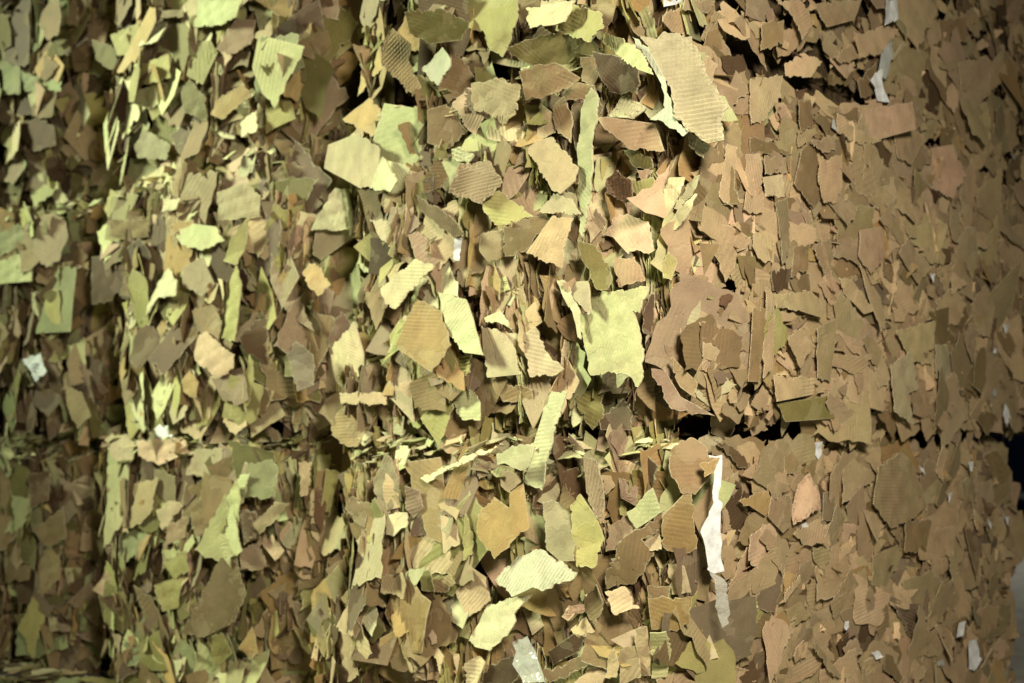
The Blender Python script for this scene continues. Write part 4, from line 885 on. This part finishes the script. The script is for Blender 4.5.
hero_count = {}
for c in range(3):
    for r in range(4 if c == 2 else 3):
        rng = random.Random(100 + c * 10 + r)
        bo = bale_origin(c, r)
        bale = bpy.data.objects.new('cardboard_bale', None)
        COL.objects.link(bale)
        bale.location = bo
        bale.empty_display_size = 0.2
        bale['label'] = LABELS[c][r]; bale['category'] = 'cardboard bale'; bale['group'] = 'stacked cardboard bales'
        front = [FRONT0, FRONT1, FRONT2][c]
        BD = bale_depth(c, r)
        hx, hy, hz = BW / 2, BD / 2, BH / 2
        # ---- core: rounded, bulging block with crushed layer ridges
        bm = bmesh.new()
        nx_, ny_, nz_ = 60, 80, 40
        def ridge(x, z, s):
            a = x * 95 + 1.6 * math.sin(z * 9 + s) + 1.1 * math.sin(z * 23 + x * 8)
            return abs(math.sin(a)) * 0.6 + abs(math.sin(a * 0.37 + 1 + s)) * 0.8
        vmap = {}
        def cv(ix, iy, iz):
            k = (ix, iy, iz)
            if k in vmap: return vmap[k]
            p = (-hx + BW * ix / nx_, -hy + BD * iy / ny_, BH * iz / nz_)
            (X, Y, Z), n = bale_point(c, r, p)
            deep = 0.050 if n[1] < -0.5 else (0.030 if n[0] > 0.5 else 0.03)
            if n[1] < -0.4: deep -= 0.016 * ridge(X, Z, c + r) - 0.012
            elif n[0] > 0.4: deep -= 0.006 * ridge(Y, Z, c + r) - 0.006
            if n[2] < -0.9 or n[2] > 0.9: deep = 0.0
            vmap[k] = bm.verts.new((X - n[0] * deep, Y - n[1] * deep, Z - n[2] * deep))
            return vmap[k]
        def quad(*ks):
            bm.faces.new([cv(*k) for k in ks])
        for i in range(nx_):
            for k in range(nz_):
                quad((i, 0, k), (i + 1, 0, k), (i + 1, 0, k + 1), (i, 0, k + 1))
                quad((i + 1, ny_, k), (i, ny_, k), (i, ny_, k + 1), (i + 1, ny_, k + 1))
        for j in range(ny_):
            for k in range(nz_):
                quad((nx_, j, k), (nx_, j + 1, k), (nx_, j + 1, k + 1), (nx_, j, k + 1))
                quad((0, j + 1, k), (0, j, k), (0, j, k + 1), (0, j + 1, k + 1))
        for i in range(nx_):
            for j in range(ny_):
                quad((i, j, nz_), (i + 1, j, nz_), (i + 1, j + 1, nz_), (i, j + 1, nz_))
                quad((i, j + 1, 0), (i + 1, j + 1, 0), (i + 1, j, 0), (i, j, 0))
        me = bpy.data.meshes.new('core'); bm.to_mesh(me); bm.free()
        me.materials.append(M_CORE)
        link(me, 'core', bale)
        # ---- traced pieces
        discs = {'F': [], 'S': []}
        covers = {'F': [], 'S': []}     # outlines of the larger loose pieces on each face
        nh = 0
        for (hc, hr, face, col, pos, yaw, pitch, flute, crum, pts) in HEROES:
            if (hc, hr) != (c, r): continue
            P = [(x / 1000.0, y / 1000.0) for x, y in pts]
            hrng = random.Random(int(pos[0] * 9999) + int(pos[2] * 7777))
            ax = frame(face, yaw, pitch)
            rad = sum(math.hypot(*p) for p in P) / len(P)
            discs[face].append((pos[0] if face == 'F' else pos[1], pos[2], rad))
            k0 = 0 if face == 'F' else 1
            covers[face].append([(pos[k0] + 1.05 * (ax[0][k0] * x + ax[1][k0] * y), pos[2] + 1.05 * (ax[0][2] * x + ax[1][2] * y)) for x, y in P])
            if col in ('wh', 'wl', 'wg'):
                me = piece_mesh('paper_scrap', P, hrng, 0.007, 0.014, 0.0007, None, 0.10, 0.5, 0.0012, M_PAPERG if col == 'wg' else M_PAPER)
                o = link(me, 'paper_scrap', bale); place(o, pos, ax)
                if col == 'wl':
                    o['label'] = 'small white printed label'
                    bm = bmesh.new()
                    for q in range(3):
                        for w_ in range(3 - (q == 2)):
                            x0 = -0.022 + w_ * 0.015; y0 = 0.008 - q * 0.011
                            vs = [bm.verts.new((x0 + a, y0 + b, 0.0045)) for a, b in ((0, 0), (0.010, 0.001), (0.010, 0.0055), (0, 0.0045))]
                            bm.faces.new(vs)
                    mi = bpy.data.meshes.new('print'); bm.to_mesh(mi); bm.free(); mi.materials.append(M_INK)
                    link(mi, 'print', o)
                continue
            if col == 'fi':
                me = piece_mesh('plastic_film', P, hrng, 0.007, 0.010, 0.0005, None, 0.15, 0.4, 0.003, M_FILM)
                o = link(me, 'plastic_film', bale); place(o, pos, ax)
                o['label'] = 'strip of clear plastic film'
                continue
            big = rad > 0.06
            me = piece_mesh('cardboard_piece', P, hrng, 0.0048, 0.013, 0.0030 if face == 'F' else 0.0016, flute,
                            (0.13 if face == 'F' else 0.04) if not big else 0.05, 0.8, 0.0022 if crum else (0.0 if flute is not None else hrng.choice([0, 0.0008, 0.0018]) if face == 'F' else hrng.choice([0, 0, 0.0008])), None, 0.0017 if col == 'tw' else 0.0007 if col in ('wc', 'pg', 'tp', 'br', 'ta') else 0.0019)
            o = link(me, 'cardboard_piece', bale, tint(hrng, col)); place(o, pos, ax)
            nh += 1
        if (c, r) == (0, 1):
            pass
        # ---- loose pieces pressed into the faces: separate parts
        faces = [('F', BW * BH * 1.15)] + ([('S', BD * BH * 0.85)] if c == 0 else [])
        tot = sum(a for _, a in faces)
        want = max(40, N_PIECE[(c, r)] - nh - (12 if c == 0 else 0))

        def sample(face, rng):
            if face == 'F':
                ux = rng.uniform(-1, 1)
                if rng.random() < 0.22:       # the hollow flanks towards the neighbouring bale take more
                    ux = math.copysign(1 - 0.26 * rng.random(), rng.uniform(-1, 1 if c else 0.0))
                p = (ux * hx, -hy, rng.uniform(0.02, BH - 0.025))
            else:
                p = (hx, rng.uniform(-hy, hy), rng.uniform(0.024, BH - 0.034))
            return bale_point(c, r, p)

        boxes = {f: [(min(p[0] for p in q), max(p[0] for p in q), min(p[1] for p in q), max(p[1] for p in q), q) for q in covers[f]] for f in covers}

        def behind(face, pos):
            """is this spot behind one of the larger loose pieces?"""
            x, z = (pos[0] if face == 'F' else pos[1]), pos[2]
            for x0, x1, z0, z1, q in boxes[face]:
                if x0 <= x <= x1 and z0 <= z <= z1:
                    ins = False
                    j = len(q) - 1
                    for i in range(len(q)):
                        if (q[i][1] > z) != (q[j][1] > z) and x < (q[j][0] - q[i][0]) * (z - q[i][1]) / (q[j][1] - q[i][1]) + q[i][0]:
                            ins = not ins
                        j = i
                    if ins: return True
            return False

        def hidden(face, pos, rad):
            a = pos[0] if face == 'F' else pos[1]
            return any((a - x) ** 2 + (pos[2] - z) ** 2 < (q * 0.8 + rad * 0.35) ** 2 for x, z, q in discs[face])
        for face, ar in faces:
            todo = int(want * ar / tot)
            tries = 0
            placed = []
            while todo > 0 and tries < 9000:
                tries += 1
                pos, n = sample(face, rng)
                sc = max(0.6, min(2.7, rng.gauss((1.6, 1.85, 1.9)[c] if face == 'F' else 1.25, 0.42)))
                sc = min(sc, 0.25 + min(pos[2], BH - pos[2]) / 0.058)
                if hidden(face, pos, 0.035 * sc): continue
                a = pos[0] if face == 'F' else pos[1]
                if tries < 7000 and any((a - x) ** 2 + (pos[2] - z) ** 2 < (0.022 * (sc + s)) ** 2 for x, z, s in placed): continue
                placed.append((a, pos[2], sc))
                todo -= 1
                if face == 'F':
                    nyaw = math.degrees(math.atan2(n[0], -n[1]))
                    cl = clump(c, r, 'F', pos[0], pos[2])
                    yaw = -nyaw * 0.8 + cl[1] + rng.gauss(0, 6); pitch = math.degrees(math.asin(n[2])) * 0.8 + cl[2] + rng.gauss(3, 6)
                    lift = rng.uniform(0.003, 0.011) + cl[0]
                else:
                    nyaw = math.degrees(math.atan2(n[1], n[0]))
                    cl = clump(c, r, 'S', pos[1], pos[2])
                    yaw = -nyaw * 0.8 + rng.gauss(0, 2.2); pitch = math.degrees(math.asin(n[2])) * 0.8 + rng.gauss(0, 2.2)
                    lift = rng.uniform(0.001, 0.007) + cl[0]
                if behind(face, pos): lift = min(lift, 0.004 if face == 'F' else -0.002)
                ex, ey, nn_ = frame(face, yaw, pitch)
                q = rng.uniform(0, 6.28)
                cq, sq = math.cos(q), math.sin(q)
                fx = tuple(cq * a_ + sq * b_ for a_, b_ in zip(ex, ey)); fy = tuple(-sq * a_ + cq * b_ for a_, b_ in zip(ex, ey))
                if face == 'S':      # pressed flat and drawn out along the bale
                    fx = (fx[0], fx[1] * 1.5, fx[2]); fy = (fy[0], fy[1] * 1.5, fy[2])
                me = LIB[rng.randrange(64 if face == 'F' else 26)] if rng.random() < (0.84 if face == 'F' else 0.93) else LIB[64 + rng.randrange(10)]
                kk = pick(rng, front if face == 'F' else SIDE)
                if face == 'F' and (c or pos[0] < 0) and rng.random() < 0.7 * (abs(pos[0]) / hx) ** 5: kk = rng.choice(['br', 'db', 'gb', 'od'])  # darker keys towards the hollow flanks: groove shade put into the colour
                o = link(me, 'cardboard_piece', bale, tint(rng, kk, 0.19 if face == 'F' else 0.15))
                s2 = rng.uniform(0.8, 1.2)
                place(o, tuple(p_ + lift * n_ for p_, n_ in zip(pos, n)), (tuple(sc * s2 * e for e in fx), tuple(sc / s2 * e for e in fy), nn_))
        # ---- flecks of white paper pressed into the long side
        if c == 0:
            for _ in range(9):
                pos, n = bale_point(c, r, (hx, hy * (1 - 1.6 * rng.random() ** 1.6), rng.uniform(0.06, BH - 0.06)))
                me = piece_mesh('paper_scrap', random_outline(rng, rng.uniform(0.018, 0.04), rng.uniform(0.014, 0.032)), rng, 0.006, 0.02, 0.0005, None, 0.1, 0.9, 0.001, M_PAPER if rng.random() < 0.6 else M_PAPERG)
                o = link(me, 'paper_scrap', bale)
                place(o, tuple(p_ + 0.007 * n_ for p_, n_ in zip(pos, n)), frame('S', rng.gauss(0, 5), rng.gauss(0, 5)))
        # ---- shreds between and below them
        S = Shreds()
        ns = int(N_SHRED[(c, r)] * 0.95)
        for face, ar in faces:
            for _ in range(int(ns * ar / tot * ((0.8, 0.7, 0.7)[c] if face == 'F' else 0.62))):
                pos, n = sample(face, rng)
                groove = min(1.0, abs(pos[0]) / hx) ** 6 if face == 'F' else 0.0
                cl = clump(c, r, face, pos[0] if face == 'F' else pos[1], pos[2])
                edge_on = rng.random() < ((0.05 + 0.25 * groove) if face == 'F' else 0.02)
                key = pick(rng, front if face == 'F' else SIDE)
                if face == 'F' and rng.random() < 0.52 + 0.3 * groove: key = rng.choice(['br', 'db', 'gb', 'od', 'br', 'or', 'br'])  # darkened behind larger pieces, more so in grooves: shade put into the colour
                if face == 'S' and rng.random() < 0.12: key = rng.choice(['br', 'db', 'gb'])
                if face == 'F' and c == 0 and pos[0] > 0: groove = 0
                if edge_on:      # layers seen on edge: upright sheets standing out of the face
                    yaw = rng.choice([-1, 1]) * rng.gauss(76, 12); pitch = rng.gauss(0, 9)
                    lift = (rng.uniform(-0.035, 0.004) if face == 'F' else rng.uniform(-0.03, -0.014)) + cl[0] * 0.7
                    q = math.pi / 2 + rng.gauss(0, 0.18)
                    scl = (rng.uniform(0.6, 1.6), rng.uniform(0.7, 1.1), 1.0)
                    k_ = 58 + rng.randrange(12)
                else:
                    sd = 8 if face == 'F' else 2.2
                    rough = max(0.0, 1.0 - (pos[1] + hy) / 0.38) if face == 'S' else 0.0
                    sd += 8 * rough
                    if rng.random() < 0.3 * rough: key = pick(rng, front)
                    yaw = rng.gauss(0, sd) + (cl[1] if face == 'F' else 0) - 0.7 * (math.degrees(math.atan2(n[0], -n[1])) if face == 'F' else math.degrees(math.atan2(n[1], n[0])))
                    pitch = rng.gauss(2 if face == 'F' else 0, sd) + (cl[2] if face == 'F' else 0) + 0.7 * math.degrees(math.asin(n[2]))
                    lift = (rng.uniform(-0.014, 0.007) if face == 'F' else rng.uniform(-0.009, 0.002)) + cl[0]
                    lift += rough * rng.uniform(-0.004, 0.014)
                    q = rng.uniform(0, 6.28)
                    s_ = (0.28 + 1.9 * rng.random() ** 1.7) * (1.0, 1.2, 1.25)[c] if face == 'F' else 0.25 + 1.6 * rng.random() ** 2
                    if rng.random() < 0.16:      # a broad sheet behind the others
                        s_ = rng.uniform(2.0, 3.0); lift -= 0.008 if face == 'F' else 0.003
                    s_ = min(s_, 0.2 + (min(pos[2] - 0.004, BH - 0.012 - pos[2])) / 0.030)
                    scl = (s_ * rng.uniform(0.8, 1.25), s_, 1.0)
                    k_ = rng.randrange(48 if face == 'F' else 20)
                if behind(face, pos): lift = min(lift, 0.004 if face == 'F' else -0.002)
                ex, ey, nn_ = frame(face, yaw, pitch)
                cq, sq = math.cos(q), math.sin(q)
                fx = tuple(cq * a_ + sq * b_ for a_, b_ in zip(ex, ey)); fy = tuple(-sq * a_ + cq * b_ for a_, b_ in zip(ex, ey))
                if face == 'S':      # pressed flat and drawn out along the bale
                    fx = (fx[0], fx[1] * 1.5, fx[2]); fy = (fy[0], fy[1] * 1.5, fy[2])
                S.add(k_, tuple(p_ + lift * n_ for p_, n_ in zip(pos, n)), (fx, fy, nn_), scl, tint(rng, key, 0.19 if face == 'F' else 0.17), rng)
        if c == 0:
            for _ in range(int(ns * 0.30)):
                pos, n = sample('S', rng)
                ex, ey, nn_ = frame('S', rng.gauss(0, 38), rng.gauss(0, 30))
                q = rng.uniform(0, 6.28); cq, sq = math.cos(q), math.sin(q)
                fx = tuple(cq * a_ + sq * b_ for a_, b_ in zip(ex, ey)); fy = tuple(-sq * a_ + cq * b_ for a_, b_ in zip(ex, ey))
                lift = rng.uniform(-0.022, -0.006); s_ = rng.uniform(0.3, 0.9)
                S.add(rng.randrange(48), tuple(p_ + lift * n_ for p_, n_ in zip(pos, n)), (fx, fy, nn_), (s_, s_, 1), tint(rng, pick(rng, [('br', 4), ('ta', 3), ('db', 2), ('gb', 2)])), rng)
        # packs of crushed layers seen on edge
        for _ in range(int(ns * 0.055)):
            u_ = rng.uniform(-1, 1)
            if rng.random() < 0.62: u_ = math.copysign(1 - 0.3 * rng.random() ** 1.5, rng.uniform(-1, 1 if c else 0.2))
            pos, n = bale_point(c, r, (u_ * hx, -hy, rng.uniform(0.05, BH - 0.05)))
            yaw0 = rng.choice([-1, 1]) * rng.gauss(74, 10); pitch0 = rng.gauss(0, 7)
            cl = clump(c, r, 'F', pos[0], pos[2])
            lift0 = rng.uniform(-0.028, -0.002) + cl[0] * 0.6
            if behind('F', pos): lift0 = min(lift0, -0.02)
            q0 = math.pi / 2 + rng.gauss(0, 0.16); ln = rng.uniform(0.6, 1.5)
            base = pick(rng, [('br', 6), ('gb', 4), ('ol', 4), ('od', 3), ('db', 2), ('pk', 3), ('pg', 4), ('ta', 4)])
            off = 0.0
            for t_ in range(rng.randrange(4, 10)):
                ex, ey, nn_ = frame('F', yaw0 + rng.gauss(0, 4), pitch0 + rng.gauss(0, 3))
                q = q0 + rng.gauss(0, 0.07); cq, sq = math.cos(q), math.sin(q)
                fx = tuple(cq * a_ + sq * b_ for a_, b_ in zip(ex, ey)); fy = tuple(-sq * a_ + cq * b_ for a_, b_ in zip(ex, ey))
                lift = lift0 + rng.gauss(0, 0.004)
                P_ = tuple(p_ + lift * n_ + off * m_ for p_, n_, m_ in zip(pos, n, nn_))
                P_ = (P_[0], P_[1], P_[2] + rng.gauss(0, 0.012))
                S.add(58 + rng.randrange(12), P_, (fx, fy, nn_), (ln * rng.uniform(0.7, 1.15), rng.uniform(0.8, 1.1), 1.0), tint(rng, base if rng.random() < 0.6 else pick(rng, front), 0.25), rng)
                off += rng.uniform(0.002, 0.005)
        # crumbs and slivers lying on the front lip of the top
        if r < 2 or (c == 2 and r < 3):
            for _ in range(300 if r == 0 else 110):
                x = rng.uniform(-hx, hx)
                (X, Y, Z), n = bale_point(c, r, (x, -hy, BH - 0.05))
                pos = (X, Y + rng.uniform(-0.035, 0.04), BH - 0.07 * rng.random() ** 1.5 - 0.004)
                ex, ey, nn_ = frame('F', rng.gauss(0, 30), rng.gauss(55, 22))
                q = rng.gauss(0, 0.5); cq, sq = math.cos(q), math.sin(q)
                fx = tuple(cq * a_ + sq * b_ for a_, b_ in zip(ex, ey)); fy = tuple(-sq * a_ + cq * b_ for a_, b_ in zip(ex, ey))
                S.add(48 + rng.randrange(10) if rng.random() < 0.3 else 20 + rng.randrange(28), pos, (fx, fy, nn_), (rng.uniform(0.35, 1.1), rng.uniform(0.35, 1.0), 1), tint(rng, pick(rng, [('cr', 8), ('pg', 6), ('tp', 4), ('ol', 2), ('ta', 2)])), rng)  # pale keys: top light on the lip put into their colour
        S.build('shreds', bale)

# ------------------------------------------------------------------ behind the stack: dark blue container with a grey rail
def lathe_box(name, prof, hw, mat, parent, loc):
    """rounded-corner shell: profile of (half-length scale, z)"""
    bm = bmesh.new()
    rings = []
    for (s, z) in prof:
        ring = []
        for i in range(24):
            a = 2 * math.pi * i / 24
            cx = math.copysign(abs(math.cos(a)) ** 0.4, math.cos(a)); cy = math.copysign(abs(math.sin(a)) ** 0.4, math.sin(a))
            ring.append(bm.verts.new((hw[0] * s * cx, hw[1] * s * cy, z)))
        rings.append(ring)
    for a, b in zip(rings, rings[1:]):
        for i in range(24):
            bm.faces.new((a[i], a[(i + 1) % 24], b[(i + 1) % 24], b[i]))
    bm.faces.new(list(reversed(rings[0]))); bm.faces.new(rings[-1])
    me = bpy.data.meshes.new(name); bm.to_mesh(me); bm.free(); me.materials.append(mat)
    o = link(me, name, parent); o.location = loc
    for p in me.polygons: p.use_smooth = True
    return o


bin_ = bpy.data.objects.new('wheeled_bin', None); COL.objects.link(bin_)
bin_.location = (-2.35, 9.4, 0.0)
bin_.rotation_euler = (0, 0, R(-12))
bin_['label'] = 'dark navy blue wheeled bin with pale grey rail standing behind the bale stack'
bin_['category'] = 'bin'
lathe_box('lower_shell', [(0.62, 0.05), (0.78, 0.08), (0.92, 0.15), (0.94, 0.19)], (0.62, 0.42), M_NAVY, bin_, (0, 0, 0))
lathe_box('rail', [(0.95, 0.19), (1.0, 0.195), (1.0, 0.245), (0.95, 0.25)], (0.63, 0.43), M_RAIL, bin_, (0, 0, 0))
lathe_box('upper_shell', [(0.94, 0.25), (0.97, 0.4), (1.02, 0.93), (1.06, 0.95), (1.06, 0.98), (0.98, 0.98)], (0.62, 0.42), M_NAVY, bin_, (0, 0, 0))
for sx_ in (-1, 1):
    for sy_ in (-1, 1):
        bm = bmesh.new()
        bmesh.ops.create_cone(bm, cap_ends=True, segments=20, radius1=0.04, radius2=0.04, depth=0.035, matrix=Matrix.Translation((0.3 * sx_, 0.2 * sy_, 0.04)) @ Matrix.Rotation(math.pi / 2, 4, 'Y'))
        bmesh.ops.create_cone(bm, cap_ends=True, segments=10, radius1=0.02, radius2=0.02, depth=0.05, matrix=Matrix.Translation((0.3 * sx_, 0.2 * sy_, 0.06)))
        me = bpy.data.meshes.new('wheel'); bm.to_mesh(me); bm.free(); me.materials.append(M_NAVY)
        link(me, 'wheel', bin_)

rng = random.Random(8)
S = Shreds()
for _ in range(900):
    if rng.random() < 0.75:
        pos = (rng.uniform(-3.6, 0.1), -abs(rng.gauss(0, 0.14)) + 0.08, rng.uniform(0.006, 0.03))
    else:
        pos = (abs(rng.gauss(0, 0.07)) - 0.05, rng.uniform(-0.1, 1.9), rng.uniform(0.006, 0.03))
    ex, ey, nn_ = frame('F', rng.uniform(-180, 180), rng.gauss(78, 9))
    s_ = rng.uniform(0.4, 1.5)
    S.add(rng.randrange(58), pos, (ex, ey, nn_), (s_, s_, 1), tint(rng, pick(rng, FRONT2)), rng)
lit = S.build('cardboard_litter', None)
lit['label'] = 'loose cardboard litter strewn along the foot of the bales'; lit['category'] = 'litter'
